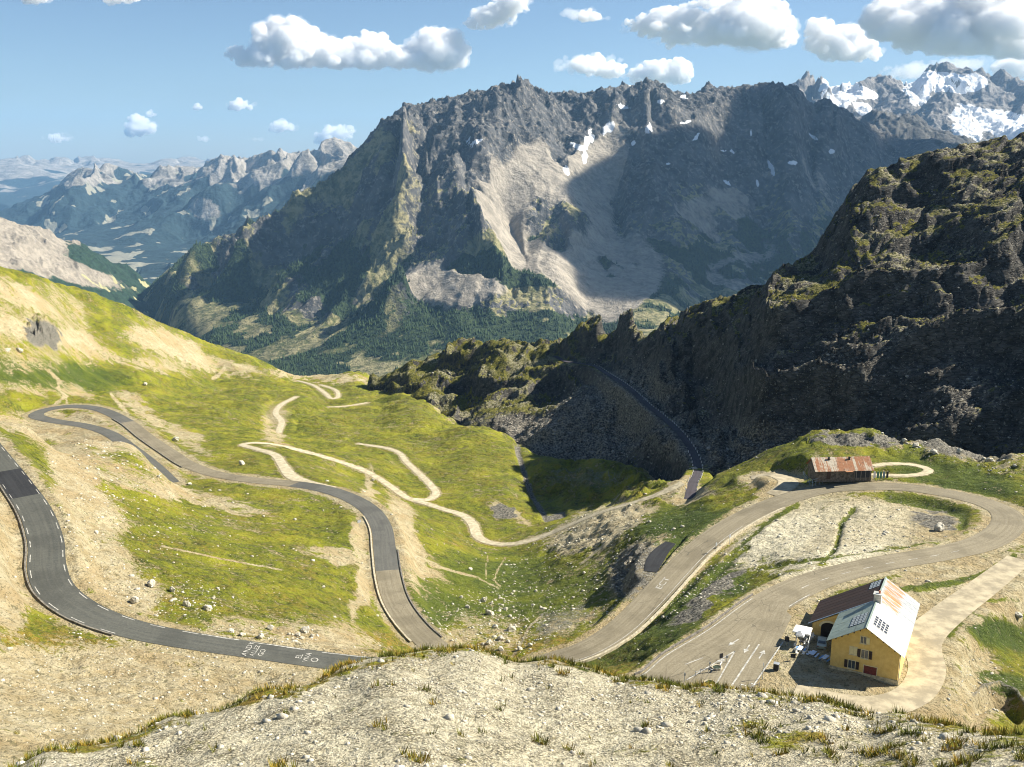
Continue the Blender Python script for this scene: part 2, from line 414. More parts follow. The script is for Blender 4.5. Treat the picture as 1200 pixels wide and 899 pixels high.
# relief
def carve_data(X, Y, lines):
    """distance to the nearest road line beyond its half width, and the road height there"""
    P = np.concatenate([l[:-1] for l in lines]).astype(np.float32); Q = np.concatenate([l[1:] for l in lines]).astype(np.float32)
    xs, ys = X.ravel().astype(np.float32), Y.ravel().astype(np.float32)
    bd = np.full(len(xs), 1e6, np.float32); bz = np.zeros(len(xs), np.float32); bw = np.zeros(len(xs), np.float32)
    n = len(P)
    for s in range(0, n, 12):                     # blocks of the line, each touching only the ground near it
        p, q = P[s:s + 12], Q[s:s + 12]
        m = 45
        sel = np.nonzero((xs > min(p[:, 0].min(), q[:, 0].min()) - m) & (xs < max(p[:, 0].max(), q[:, 0].max()) + m) & (ys > min(p[:, 1].min(), q[:, 1].min()) - m) & (ys < max(p[:, 1].max(), q[:, 1].max()) + m))[0]
        if not len(sel): continue
        x, y = xs[sel], ys[sel]
        for a, b in zip(p, q):
            dx, dy = b[0] - a[0], b[1] - a[1]
            t = np.clip(((x - a[0]) * dx + (y - a[1]) * dy) / (dx * dx + dy * dy + 1e-6), 0, 1)
            w = a[3] + t * (b[3] - a[3])
            d = np.hypot(x - a[0] - t * dx, y - a[1] - t * dy) - w
            k = d < bd[sel]
            kk = sel[k]
            bd[kk] = d[k]; bz[kk] = (a[2] + t * (b[2] - a[2]))[k]; bw[kk] = w[k]
    return bd.reshape(X.shape), bz.reshape(X.shape)
TRACK_LINES = [L_tm, L_tl, L_tf, L_tff, L_tlo, L_tb]
NEAR_LINES = [L_pass, L_tun, L_tm, L_tl, L_tf, L_tff, L_tlo, L_tb, L_yard, L_lay, L_turn, L_cliff[:26]]
RD, RZ = carve_data(X, Y, NEAR_LINES)
TD, _tz = carve_data(X, Y, TRACK_LINES)
MD, _tz = carve_data(X, Y, [L_pass, L_tun, L_yard, L_lay])
print('carve', round(time.time() - T0, 1))
gx, gy = slope_xy(X, Y, Z)
sl = np.hypot(gx, gy)
far = sst(D, 380, 800)
knoll = (1 - sst(D, 76, 100))
rough = .35 + .5 * sst(sl, .25, .7)
rel = fbm(X / 38, Y / 38, 3, 1) * (1.1 + 3.0 * far) + ridged(X / 13, Y / 13, 3, 2) * .7 * (rough + far) + fbm(X / 3.5, Y / 3.5, 3, 3) * .42 * (1 + far)
rel *= (1 - knoll)
rel += knoll * (fbm(X / 9, Y / 9, 3, 8) * .12 + fbm(X / 1.3, Y / 1.3, 4, 9, .65) * .06)
rel += blob(U0, V0, 700, 568, 90, 26, 4) * (ridged(X / 22, Y / 22, 3, 12) - .55) * 7.0
rel += blob(U0, V0, 1100, 528, 120, 22, 10) * (ridged(X / 12, Y / 12, 4, 13) - .5) * 3.0 + blob(U0, V0, 975, 515, 60, 8, 0) * (ridged(X / 10, Y / 10, 3, 14) - .5) * 3
rel += blob(U0, V0, 52, 392, 20, 16, 20) * (ridged(X / 9, Y / 9, 4, 15) - .2) * 11
rel += blob(U0, V0, 745, 668, 40, 30, -50) * (ridged(X / 7, Y / 7, 3, 16) - .5) * 2.5 + blob(U0, V0, 690, 625, 60, 24, -20) * (ridged(X / 9, Y / 3, 3, 17) - .5) * 1.5
STR = np.exp(-(polyline_d(U0, V0, [(606, 524), (612, 545), (617, 562), (628, 588), (640, 606), (660, 601)]) / 4.0) ** 2)
rel -= STR * 1.6
def strip(pts, w):
    return np.exp(-(polyline_d(U0, V0, pts) / w) ** 2)
HEDGE = np.maximum.reduce([strip([(1062, 722), (1080, 728), (1096, 735)], 3.5), strip([(1048, 693), (1100, 684), (1150, 671), (1188, 652)], 4.), strip([(1140, 712), (1118, 742), (1102, 762), (1099, 800), (1084, 824)], 7.) * .9,
      strip([(1130, 700), (1165, 716), (1190, 716)], 5.) * .7])
rel += strip([(1062, 722), (1080, 728), (1096, 735)], 3.) * 1.3 + strip([(1048, 693), (1100, 684), (1150, 671), (1188, 652)], 3.5) * .7
rel -= strip([(1140, 712), (1118, 742), (1102, 762), (1099, 800), (1084, 824)], 6.) * 1.4
SCARP = strip([(1140, 822), (1150, 812), (1172, 810), (1190, 820), (1204, 838)], 3.5)
rel += SCARP * 1.8 - strip([(1146, 830), (1160, 822), (1178, 826), (1192, 840)], 5.) * 2.2
INB = np.maximum.reduce([strip([(1000, 598), (986, 614), (980, 640), (962, 664)], 3.2) * .9, strip([(1040, 582), (1090, 590), (1130, 602), (1128, 618)], 6.), strip([(935, 590), (905, 606), (870, 636), (850, 655)], 3.5) * .9, strip([(850, 690), (890, 668), (940, 660), (1010, 650), (1080, 640)], 2.6) * .8,
      strip([(700, 760), (760, 735), (810, 700), (850, 660), (875, 640)], 4.) * .8])
rel -= INB * .9
gul = gullies(X, Y, gx, gy, 26.0, 3, .05, 5) * (1 - knoll)
rel += gul * (.6 + 1.4 * far) * sst(sl, .1, .45)
Z = Z + rel * sst(RD, 0.0, 9.0)
# pads for the inn and the barn
def pad(cx, cy, rx, ry, ang, z, soft=4):
    c, s = math.cos(ang), math.sin(ang)
    a = np.abs((X - cx) * c + (Y - cy) * s) - rx; b = np.abs(-(X - cx) * s + (Y - cy) * c) - ry
    m = 1 - sst(np.maximum(a, b), 0, soft)
    return m, z
#@@PADS@@
fl = np.maximum(.9, D * .0065)
w = 1 - sst(RD, fl, fl + 5.0)
Z = Z * (1 - w) + (RZ - .05 - .00012 * D) * w
U, V = proj(X, Y, Z)
n_big = fbm(X / 30, Y / 30, 4, 20); n_mid = fbm(X / 8, Y / 8, 4, 21); 
#@@MASKS@@
IN_N_ = (62.6, 159.6)
grass = np.full(X.shape, .80, np.float32)
lowerleft = sst(V, 690, 760) * (1 - sst(U, 380, 470)) * sst(V + .10 * U, 745, 790)
pale = np.zeros_like(X)
def B(*a, k=1.0):
    global pale
    pale = np.maximum(pale, blob(U + n_big * 14, V + n_mid * 8, *a) * k)
B(10, 640, 42, 95, k=.95); B(95, 590, 30, 90, -14, k=.72); B(110, 640, 42, 60, -12, k=.78); B(140, 555, 60, 14, 22, k=.62); B(60, 505, 95, 13, 12, k=.75); B(120, 690, 60, 34, 20, k=.68)
B(200, 535, 60, 9, 25, k=.72); B(230, 582, 95, 7, 14, k=.68); B(330, 742, 90, 13, 6, k=.62); B(427, 640, 9, 90, 4, k=.85); B(478, 640, 16, 70, -14, k=.78); B(400, 650, 45, 10, 8, k=.6); B(505, 690, 20, 40, -30, k=.55)
B(970, 625, 90, 42, -8); B(1050, 612, 80, 26, 6); B(890, 640, 50, 22, -30); B(1130, 695, 95, 44, -14); B(1120, 800, 60, 60, 20, k=.8); B(1010, 800, 110, 40, 0); B(1090, 720, 60, 60, 0)
B(700, 618, 62, 22, -22, k=.72); B(757, 655, 22, 40, 30, k=.8); B(810, 582, 40, 9, -10, k=.7); B(803, 568, 20, 10, 0, k=.9); B(905, 565, 32, 12, 0, k=.9); B(670, 700, 60, 40, -35, k=.42)
B(40, 388, 70, 10, 12, k=.85); B(20, 345, 50, 9, 25, k=.45); B(190, 400, 50, 11, 12, k=.55); B(140, 420, 60, 5, 14, k=.5); B(60, 455, 60, 9, 5, k=.5); B(250, 425, 60, 9, 14, k=.55); B(95, 491, 50, 7, 0, k=1)
B(170, 358, 80, 4, 24, k=.45); B(370, 440, 60, 6, 4, k=.7); B(322, 500, 14, 26, 0, k=.55); B(560, 740, 60, 34, 0, k=.42); B(1120, 518, 80, 16, 12, k=.52); B(165, 480, 40, 9, 40, k=.6); B(215, 512, 40, 8, 35, k=.5); B(20, 430, 50, 8, 0, k=.45)
B(600, 600, 24, 7, 30, k=.8); B(545, 478, 20, 5, 0, k=.5)
pale = np.maximum(pale, lowerleft * .93)
pale = np.maximum(pale, knoll * .94 * sst(D, 20, 30))
for _pl, _w in (([(503, 661), (530, 669), (560, 677), (585, 690)], 1.6), ([(592, 654), (583, 668), (579, 680), (586, 687)], 1.4), ([(572, 652), (569, 666), (570, 678)], 1.), ([(58, 434), (70, 447), (68, 456), (77, 464), (60, 478), (44, 486)], 1.8), ([(78, 463), (78, 478)], 1.3), ([(264, 430), (256, 440), (250, 443)], 2.), ([(130, 462), (140, 474), (150, 485)], 2.), ([(738, 608), (730, 622), (700, 645), (682, 660)], 1.5), ([(600, 770), (612, 752), (620, 735), (634, 722)], 1.5), ([(190, 640), (260, 655), (330, 668)], 1.)):
    pale = np.maximum(pale, (1 - sst(polyline_d(U, V, _pl), _w * .5, _w * 1.3)) * .95)
pale = np.maximum(pale, (1 - sst(MD, .3, 2.5 + .006 * D)) * .85)
pale = np.maximum(pale, (1 - sst(TD, -.2, .8 + .002 * D)) * .9)
lush = np.zeros_like(X)
def G_(*a, k=1.0):
    global lush
    lush = np.maximum(lush, blob(U + n_big * 14, V + n_mid * 8, *a) * k)
G_(1190, 745, 60, 16, 14); G_(1180, 800, 40, 12, 8); G_(780, 715, 55, 30, -30); G_(760, 760, 90, 16, -14, k=.8); G_(850, 680, 30, 24, -40); G_(600, 690, 120, 40, 0, k=.7); G_(500, 710, 40, 30, 0, k=.8)
G_(800, 620, 60, 26, -8); G_(1120, 560, 80, 16, 12, k=.9); G_(60, 440, 90, 16, 4, k=.9)
lush = np.maximum(lush, np.maximum(HEDGE, INB) * .75)
pale = pale * (1 - .9 * HEDGE) * (1 - .85 * INB)
grass = .86 + .26 * n_big + .20 * n_mid - 1.0 * pale + lush * .5
grass -= sst(sl, .55, .9) * .35 * (1 - knoll)
# tufts along the brow of the knoll
_tt = np.where((D > 45) & (D < 86), (Z - CZ) / D, -9); _ci = np.argmax(_tt, 0); CREST_D = D[_ci, np.arange(D.shape[1])]
brow = (1 - sst(np.abs(D - CREST_D[None] + 1.5), 1.5, 4.5)) * sst(n_mid, -.35, .1) + 0 * blob(U, V, 620, 759, 190, 14, 2) + blob(U, V, 900, 801, 180, 11, 9) + blob(U, V, 1130, 841, 120, 14, 10) + blob(U, V, 150, 862, 60, 8, -20) * .7 + blob(U, V, 330, 800, 90, 9, -18) * .9
grass += knoll * np.clip(brow, 0, 1) * .62 + knoll * sst(n_mid, .25, .6) * .35 + knoll * blob(U, V, 1050, 885, 170, 26, 4) * .35
rock = np.zeros_like(X) + .85 * STR
def K_(*a, k=1.0):
    global rock
    rock = np.maximum(rock, blob(U + n_mid * 10, V + n_mid * 8, *a) * k)
K_(50, 392, 22, 16, 20); K_(745, 670, 42, 32, -50, k=.6); K_(1000, 515, 60, 8, 0, k=.8); K_(1120, 520, 70, 16, 14, k=.7); K_(1095, 610, 34, 10, 8, k=.7); K_(690, 560, 60, 12, 0, k=.45); K_(590, 600, 16, 8, 0)
K_(830, 700, 60, 9, -38, k=.7); K_(850, 745, 50, 9, -30, k=.5); K_(660, 725, 40, 14, -25, k=.5)
rock = np.maximum(rock, np.maximum(SCARP * .6, INB * .35))
dry = np.clip(.25 + .5 * fbm(X / 17, Y / 17, 3, 31) + blob(U, V, 560, 775, 300, 30, 3) * .6 + sst(V, 700, 780) * .4 + blob(U, V, 90, 800, 200, 60, 0) * .5 - lush * .5 , 0, 1)
white = np.clip(blob(U, V, 900, 640, 55, 22, -28) * .8 + blob(U, V, 960, 660, 90, 12, -12) * .7 + blob(U, V, 970, 622, 100, 36, -6) * .6 + knoll * .95 + blob(U, V, 690, 620, 70, 30, -20) * .3, 0, 1)
farf = sst(D, 400, 900)
_il = ((X - IN_N_[0]) * .883 + (Y - IN_N_[1]) * -.469, (X - IN_N_[0]) * .469 + (Y - IN_N_[1]) * .883)
_in = (1 - sst(np.abs(_il[0] + 5) - 17, 0, 2)) * (1 - sst(np.abs(_il[1] - 8) - 17, 0, 2))
grass = grass * (1 - _in * .8)
masks = np.stack([np.clip(grass, 0, 1), np.clip(rock, 0, 1), dry], -1)
masks2 = np.stack([np.clip(lush, 0, 1), white, knoll], -1)

nt = NT('mountain_ground')
P = nt.geo()
a1 = nt.attr('masks'); a2 = nt.attr('masks2')
s1 = nt.new('ShaderNodeSeparateColor'); nt.l.new(a1.outputs['Color'], s1.inputs[0])
s2 = nt.new('ShaderNodeSeparateColor'); nt.l.new(a2.outputs['Color'], s2.inputs[0])
nf = nt.noise(P, 1.3, 6, .72); nm = nt.noise(P, .28, 6, .68, .4); nb = nt.noise(P, .05, 5, .6)
nx = nt.noise(P, 4.5, 5, .75)
brk = nt.math('ADD', nt.math('MULTIPLY', nf, .45), nt.math('MULTIPLY', nm, .55))
gm = thr(nt, s1.outputs[0], brk, 4.2, .20)
g1 = nt.mix(nt.rng(nm, .34, .62), (.042, .060, .006), (.185, .205, .012))
g1 = nt.mix(nt.rng(nb, .47, .68), g1, (.27, .275, .014))
g1 = nt.mix(nt.math('MULTIPLY', s1.outputs[2], nt.rng(nt.noise(P, .5, 5, .7), .40, .60)), g1, (.29, .20, .035))
g1 = nt.mix(nt.math('MULTIPLY', s2.outputs[0], .8), g1, nt.mix(nt.rng(nf, .35, .6), (.014, .036, .007), (.065, .105, .012)))
g1 = nt.mix(nt.rng(nf, .53, .63, 0, .6), g1, (.016, .024, .005))
g1 = nt.mix(nt.rng(nt.noise(P, 3.4, 4, .7), .55, .62, 0, .55), g1, (.02, .03, .006))
g1 = nt.mix(nt.rng(nt.noise(P, 2.7, 3, .6), .63, .67, 0, .6), g1, (.42, .38, .27))
p1 = nt.mix(nt.rng(nm, .35, .62), (.36, .29, .155), (.49, .425, .275))
p1 = nt.mix(nt.rng(nb, .45, .65, 0, .6), p1, (.37, .27, .13))
p1 = nt.mix(s2.outputs[1], p1, nt.mix(nt.rng(nf, .35, .6), (.47, .42, .29), (.72, .66, .48)))
speck = nt.math('MAXIMUM', nt.rng(nt.noise(P, 2.1, 5, .7), .55, .60), nt.rng(nt.noise(P, .62, 5, .75), .565, .62))
speck2 = nt.rng(nx, .585, .65)
p1 = nt.mix(nt.math('MULTIPLY', speck, nt.math('SUBTRACT', .72, nt.math('MULTIPLY', s2.outputs[2], .12))), p1, (.10, .095, .045))
p1 = nt.mix(nt.math('MULTIPLY', speck2, nt.math('MULTIPLY', s2.outputs[2], .75)), p1, (.10, .09, .07))
vcol = nt.new('ShaderNodeSeparateColor'); nt.l.new(nt.voro(P, 5.5, out='Color'), vcol.inputs[0])
vd = nt.voro(P, 5.5)
p1 = nt.mix(nt.math('MULTIPLY', s2.outputs[2], nt.rng(nm, .42, .62, .15, .75)), p1, nt.mix(nt.rng(vd, .45, .62), nt.mix(vcol.outputs[0], (.34, .29, .18), (.74, .67, .48)), (.10, .085, .05)))
c = nt.mix(gm, p1, g1)
rk = nt.mix(nt.rng(nf, .38, .62), (.03, .03, .026), (.28, .26, .21))
c = nt.mix(thr(nt, s1.outputs[1], brk, 1.6, .15), c, rk)
nt.color(c)
hh = nt.math('ADD', nt.math('MULTIPLY', nm, 1.6), nt.math('ADD', nt.math('MULTIPLY', nf, .55), nt.math('SUBTRACT', nt.math('MULTIPLY', nx, .12), nt.math('MULTIPLY', nt.math('MULTIPLY', vd, s2.outputs[2]), .10))))
nt.bump(hh, 1.25, 1.0)
M_GROUND = nt.m
ground = grid_mesh('ground', X, Y, Z, M_GROUND, {'masks': masks, 'masks2': masks2}, label='grassy mountainside with pale scree falling from the viewpoint to the valley')
HX, HY, HZ = X, Y, Z
print('ground', round(time.time() - T0, 1))
def ground_z(x, y, _s=None):
    """height of the built ground under a point (nearest grid cell)"""
    d = math.hypot(x, y); az = math.degrees(math.atan2(x, y))
    j = (az + 37) / 75 * (HX.shape[1] - 1); j0 = int(np.clip(math.floor(j), 0, HX.shape[1] - 2)); fj = j - j0
    dd = np.hypot(HX[:, 0], HY[:, 0]); i0 = int(np.clip(np.searchsorted(dd, d) - 1, 0, len(dd) - 2)); fi = (d - dd[i0]) / (dd[i0 + 1] - dd[i0])
    z = HZ[i0:i0 + 2, j0:j0 + 2]
    return float((z[0, 0] * (1 - fj) + z[0, 1] * fj) * (1 - fi) + (z[1, 0] * (1 - fj) + z[1, 1] * fj) * fi)

# ------------------------------------------------------------------ the rocky ridge on the right
rg = [(1200, 440, 422), (1200, 380, 440), (1200, 300, 478), (1200, 240, 525), (1200, 200, 565), (1200, 160, 605), (1100, 176, 600), (1060, 188, 600), (1000, 208, 585), (985, 240, 565), (970, 285, 545),
      (1000, 440, 418), (1000, 380, 438), (1000, 330, 465), (1000, 290, 500), (1100, 440, 416), (1100, 380, 436), (1100, 300, 480), (1100, 250, 530), (1050, 240, 535),
      (940, 300, 548), (900, 325, 545), (860, 345, 580), (830, 354, 630), (740, 372, 790), (700, 376, 830), (660, 394, 800), (600, 396, 860), (540, 400, 885), (480, 425, 890), (446, 440, 890),
      (900, 460, 425), (900, 400, 445), (900, 350, 478), (850, 480, 466), (850, 430, 510), (850, 390, 550), (800, 440, 560), (800, 400, 605), (800, 366, 670),
      (760, 440, 635), (760, 400, 700), (720, 410, 765), (640, 450, 760), (600, 430, 800), (600, 470, 710), (540, 440, 840), (520, 470, 780), (500, 440, 860), (620, 490, 650), (700, 480, 620), (700, 500, 580), (660, 520, 575), (740, 520, 500), (640, 420, 810), (740, 495, 545), (680, 450, 705), (780, 530, 460),
      (430, 452, 890), (510, 497, 735), (560, 515, 660), (620, 528, 560), (700, 548, 512), (780, 565, 440), (860, 560, 402), (960, 515, 402), (1080, 515, 396), (1200, 535, 384), (1320, 540, 376), (1320, 400, 420), (1320, 250, 500), (1320, 150, 600), (1450, 150, 600), (1450, 400, 430)]
rp = [PD(*p) for p in rg] + [p[:3] for p in road_cliff[2:]]
rp += [HID(u, d, z) for u, d, z in ((1200, 360, -50), (1000, 380, -50), (860, 380, -75), (1400, 340, -60), (700, 500, -110), (560, 600, -130), (430, 850, -170), (1200, 760, 60), (1000, 740, 20), (900, 700, -30), (820, 720, -60), (740, 800, -110), (600, 1050, -190), (450, 1050, -230),
       (1400, 800, 80), (400, 900, -190), (380, 1000, -240), (1200, 1250, -200), (900, 1250, -280), (600, 1300, -330))]
ridge_s = Surf(rp, 3e-4)
X, Y = polar(-13, 38, 860, rows((352, 480, .9), (480, 640, 1.1), (640, 960, 2.2), (960, 1300, 20)))
Z = ridge_s(X, Y)
print('ridge grid', X.shape, round(time.time() - T0, 1))
D = np.hypot(X, Y); az = np.degrees(np.arctan2(X, Y))
CRD, CRZ = carve_data(X, Y, [L_cliff])
# tilted slabs: ledges that climb to the right, steep faces turned to the left and to the viewer
strike = R(38)
a_ = X * math.sin(strike) + Y * math.cos(strike); b_ = X * math.cos(strike) - Y * math.sin(strike)
wn1 = fbm(X / 120, Y / 120, 4, 41); wn2 = fbm(X / 30, Y / 30, 4, 42)
def slabs(q, step, sharp):
    f = q / step; k = np.floor(f); t = f - k
    return step * (k + np.power(t, sharp)) - q
q = Z - .30 * X + 20 * wn1 + 3 * wn2
q2 = Z - .22 * X + 9 * wn1 + 2.5 * wn2
amt = sst(D, 370, 420) * (.55 + .45 * sst(fbm(X / 90, Y / 90, 2, 44), -.3, .3))
Z1 = Z + slabs(q, 30.0, 4.0) * 1.1 * amt + slabs(q2 + 31, 9., 3.4) * 1.0 * amt + slabs(q2 * 1.05 + 5, 2.6, 2.) * .6
gx, gy = slope_xy(X, Y, Z1); sl = np.hypot(gx, gy)
Z1 = Z1 + (.5 - ridged(X / 30, Y / 30, 4, 45, .5)) * 5.0 + fbm(X / 60, Y / 60, 3, 46) * 5 + (.5 - ridged(X / 6, Y / 6, 3, 47)) * 1.0
bh, be = blocks(q2 / 7 + a_ * .02, b_ / 19 + wn1, 3); bh2, be2 = blocks(X / 6.5 + wn2, Y / 4.5, 5)
Z1 = Z1 + bh * 3.6 * sst(be, 0, .10) + bh2 * 1.5 - (1 - sst(be, 0, .07)) * 1.2
_t = (Z1 - CZ) / D; _t[D < 430] = -9; _k = np.argmax(_t, 0); _c = np.arange(X.shape[1])
_uu, _vv = proj(X[_k, _c], Y[_k, _c], Z1[_k, _c]); _cd = D[_k, _c]
_vt = np.interp(_uu, [430, 446, 480, 510, 540, 600, 640, 660, 680, 700, 720, 740, 790, 830, 860, 900, 940, 970, 985, 1000, 1030, 1060, 1100, 1150, 1200, 1300], [452, 440, 425, 409, 399, 396, 398, 394, 382, 374, 369, 372, 366, 353, 345, 325, 300, 278, 238, 212, 196, 187, 176, 167, 160, 150])
_dz = np.clip((_vv - _vt) / F * _cd, -14, 14)
_g = np.hanning(47)[1:-1]; _g /= _g.sum(); _dz = np.convolve(np.pad(_dz, 22, mode='edge'), _g, 'valid')
_g = np.hanning(123)[1:-1]; _g /= _g.sum(); _cd = np.convolve(np.pad(_cd, 60, mode='edge'), _g, 'valid')
Z1 = Z1 + _dz[None] * sst(D, _cd[None] - 170, _cd[None]) 
w = 1 - sst(CRD, 1.2, 7)
Z = Z1 * (1 - w) + (CRZ - .25 - .0003 * D) * w
gx, gy = slope_xy(X, Y, Z); sl = np.hypot(gx, gy)
U, V = proj(X, Y, Z)
grs = (1 - sst(sl, .6, 1.25)) * .85 + .2 * fbm(X / 25, Y / 25, 3, 48)
grs -= .12 * sst(U, 950, 1150)
grs += .35 * (1 - sst(U, 640, 760)) * (1 - sst(V, 470, 500))
palerock = sst(fbm(X / 22, Y / 22, 4, 49), -.15, .35) * (1 - sst(sl, .7, 1.3)) * .75
# boulder scree under the road
scree = blob(U, V, 700, 500, 100, 45, -35) * .9 + blob(U, V, 640, 515, 60, 20, 20) * .8 + blob(U, V, 850, 520, 90, 24, 0) * .7
grs = grs * (1 - .75 * np.clip(scree, 0, 1)) - .35 * blob(U, V, 860, 470, 420, 75, -6)
Zr, Xr, Yr, slr, Ur, Vr = Z, X, Y, sl, U, V
nt = NT('ridge_rock')
P = nt.geo(); at = nt.attr('masks'); sp = nt.new('ShaderNodeSeparateColor'); nt.l.new(at.outputs['Color'], sp.inputs[0])
st = nt.rot(P, (0, 0, R(-38)), (1, 1, 1)); strata = nt.noise(nt.scale(nt.rot(P, (R(20), R(25), 0)), (.05, .05, .6)), 1, 6, .65, .6)
nf = nt.noise(P, .9, 6, .7); nm = nt.noise(P, .16, 6, .65, .5); 
rk = nt.mix(nt.rng(nm, .34, .66), (.026, .026, .026), (.155, .147, .128))
rk = nt.mix(nt.rng(strata, .35, .62), nt.mix(.5, rk, (.03, .027, .022)), rk)
rk = nt.mix(nt.rng(nf, .56, .68), rk, (.36, .33, .27))
gr = nt.mix(nt.rng(nf, .38, .62), (.05, .06, .010), (.20, .18, .028))
gm = thr(nt, sp.outputs[0], nt.math('ADD', nt.math('MULTIPLY', nm, .6), nt.math('MULTIPLY', nf, .4)), 2.4, .14)
c = nt.mix(gm, rk, gr)
c = nt.mix(nt.math('MULTIPLY', sp.outputs[1], nt.rng(nf, .44, .58)), c, (.40, .365, .29))
nt.color(c)
ve = nt.voro(nt.rot(P, (R(25), R(20), R(30)), (.16, .45, .9)), 1, 'DISTANCE_TO_EDGE')
c = nt.mix(nt.math('MULTIPLY', nt.rng(ve, .0, .06, .85, 0), nt.math('SUBTRACT', 1, gm)), c, (.012, .011, .01)); nt.color(c)
nt.bump(nt.math('ADD', nt.math('ADD', nt.math('MULTIPLY', strata, 2.5), nt.rng(ve, 0, .10, 0, .7)), nt.math('ADD', nt.math('MULTIPLY', nm, 2.5), nf)), 1.0, .9)
M_RIDGE = nt.m
ridge = grid_mesh('rocky_ridge', X, Y, Z, M_RIDGE, {'masks': np.stack([np.clip(grs, 0, 1), np.clip(np.maximum(scree, palerock), 0, 1), grs * 0], -1)}, label='dark ledged rock ridge with grassy tops rising to the right')
print('ridge', round(time.time() - T0, 1))
# ------------------------------------------------------------------ the massif across the valley
mg = [ # crest
 (150, 345, 7200), (200, 312, 6400), (250, 280, 6000), (300, 255, 5800), (340, 232, 5700), (400, 193, 5500), (430, 158, 5450), (468, 122, 5450), (500, 119, 5500), (540, 108, 5600), (580, 100, 5700), (610, 92, 5750), (640, 103, 5850), (680, 108, 5950), (720, 100, 6000),
 (765, 91, 6050), (790, 106, 6150), (840, 102, 6300), (880, 97, 6450), (910, 96, 6500), (935, 105, 6600), (980, 122, 6900), (1020, 142, 7200), (1060, 165, 7500), (1090, 157, 7700), (1115, 168, 7800), (1160, 200, 8000), (1250, 240, 8200),
 # foot
 (150, 350, 6900), (200, 365, 5200), (250, 395, 4400), (300, 418, 3950), (350, 435, 3600), (420, 440, 3450), (520, 420, 3500), (600, 395, 3650), (680, 385, 3800), (740, 366, 3950), (800, 362, 4200), (830, 356, 4500), (900, 340, 5000), (1000, 330, 5600),
 # left flank
 (300, 320, 4900), (250, 335, 5150), (350, 300, 4750), (350, 370, 4200), (400, 260, 4850), (400, 330, 4250), (400, 390, 3850), (450, 200, 4950), (450, 260, 4600), (450, 330, 4150), (460, 390, 3750),
 # dark buttress, centre-left
 (500, 170, 5150), (520, 215, 4750), (545, 235, 4450), (560, 262, 4250), (520, 290, 4250), (500, 330, 4050), (560, 330, 3980), (590, 300, 4080), (540, 370, 3750),
 # scree bowl centre
 (590, 215, 4950), (600, 250, 4750), (610, 280, 4480), (640, 200, 5100), (640, 160, 5400), (690, 170, 5500), (690, 140, 5700), (720, 130, 5850), (680, 220, 5020), (655, 238, 4800), (650, 262, 4640), (630, 300, 4200), (660, 335, 4020), (620, 340, 3950), (690, 290, 4500), (700, 340, 4150), (680, 360, 4000),
 # right dark cirque
 (740, 190, 5550), (760, 230, 5200), (780, 200, 5500), (800, 165, 5750), (850, 160, 6050), (860, 220, 5700), (800, 260, 5150), (830, 300, 5000), (760, 290, 4800), (760, 330, 4400), (800, 330, 4550), (900, 150, 6300), (900, 210, 6000), (920, 270, 5600), (950, 190, 6500), (980, 240, 6200), (1000, 180, 6850), (1050, 200, 7200), (870, 270, 5350), (850, 330, 4750),
]
mp = [PD(*p) for p in mg]
mp += [HID(u, d, z) for u, d, z in ((150, 9000, -1000), (300, 7500, -800), (200, 7600, -900), (450, 6500, 100), (610, 6700, 250), (765, 7000, 300), (910, 7500, 300), (1100, 8600, -100), (1250, 8800, -300), (430, 3100, -640), (600, 3200, -620), (750, 3300, -560), (300, 3500, -680), (200, 5200, -820), (900, 4200, -600), (1050, 5000, -600), (1250, 6500, -300), (100, 8400, -1000), (0, 8000, -1010))]
mas = Surf(mp, 3e-4)
X, Y = polar(-27, 32, 940, rows((3050, 3800, 12), (3800, 5200, 7.5), (5200, 6700, 7.0), (6700, 8600, 24)))
Z = mas(X, Y)
print('massif grid', X.shape, round(time.time() - T0, 1))
gx, gy = slope_xy(X, Y, Z); sl = np.hypot(gx, gy)
U, V = proj(X, Y, Z)
D = np.hypot(X, Y)
val = sst(Z, -560, -380)
w1 = fbm(X / 900, Y / 900, 3, 60)
scr = np.clip(blob(U, V, 600, 250, 32, 75, -28) + blob(U, V, 690, 200, 40, 75, 25) + blob(U, V, 680, 280, 42, 50, 0) * .9 + blob(U, V, 625, 185, 28, 40, 0) * .8 + blob(U, V, 470, 325, 60, 22, -10) * .8 + blob(U, V, 540, 325, 55, 26, 0) * .85
      + blob(U, V, 720, 310, 60, 60, 0) * .9 + blob(U, V, 840, 225, 60, 26, -30) * .7 + blob(U, V, 860, 300, 70, 30, -30) * .6 + blob(U, V, 940, 200, 60, 16, 30) * .5, 0, 1)
scr *= sst(fbm(X / 260, Y / 260, 3, 61) + scr * .9, .15, .6)
knobr = blob(U, V, 655, 245, 40, 26, -10)
scr *= (1 - .8 * knobr)
X2 = X + 60 * fbm(X / 500, Y / 500, 2, 62); Y2 = Y + 60 * fbm(X / 500, Y / 500, 2, 63)
lf = 1 - sst(U, 420, 560); rt = sst(U, 720, 800)
Hh = gullies(X2, Y2, gx, gy, 620.0, 5, .14, 2, .52) * (1 + 1.5 * lf - .35 * rt)
Z = Z + Hh * val * (1 - .72 * scr)
_s = X2 * .67 - Y2 * .74; _t = X2 * .74 + Y2 * .67
Z = Z + (1 - sst(U, 440, 540)) * sst(Z, -640, -450) * (1 - .8 * sst(Z, 0, 300)) * ((ridged(_s / 430, _t / 2300, 2, 77) - .5) * 170 + (ridged(_s / 170, _t / 900, 3, 78) - .5) * 60)
gx, gy = slope_xy(X, Y, Z); sl = np.hypot(gx, gy)
crag = (1 - scr) * val * (1 - .45 * rt)
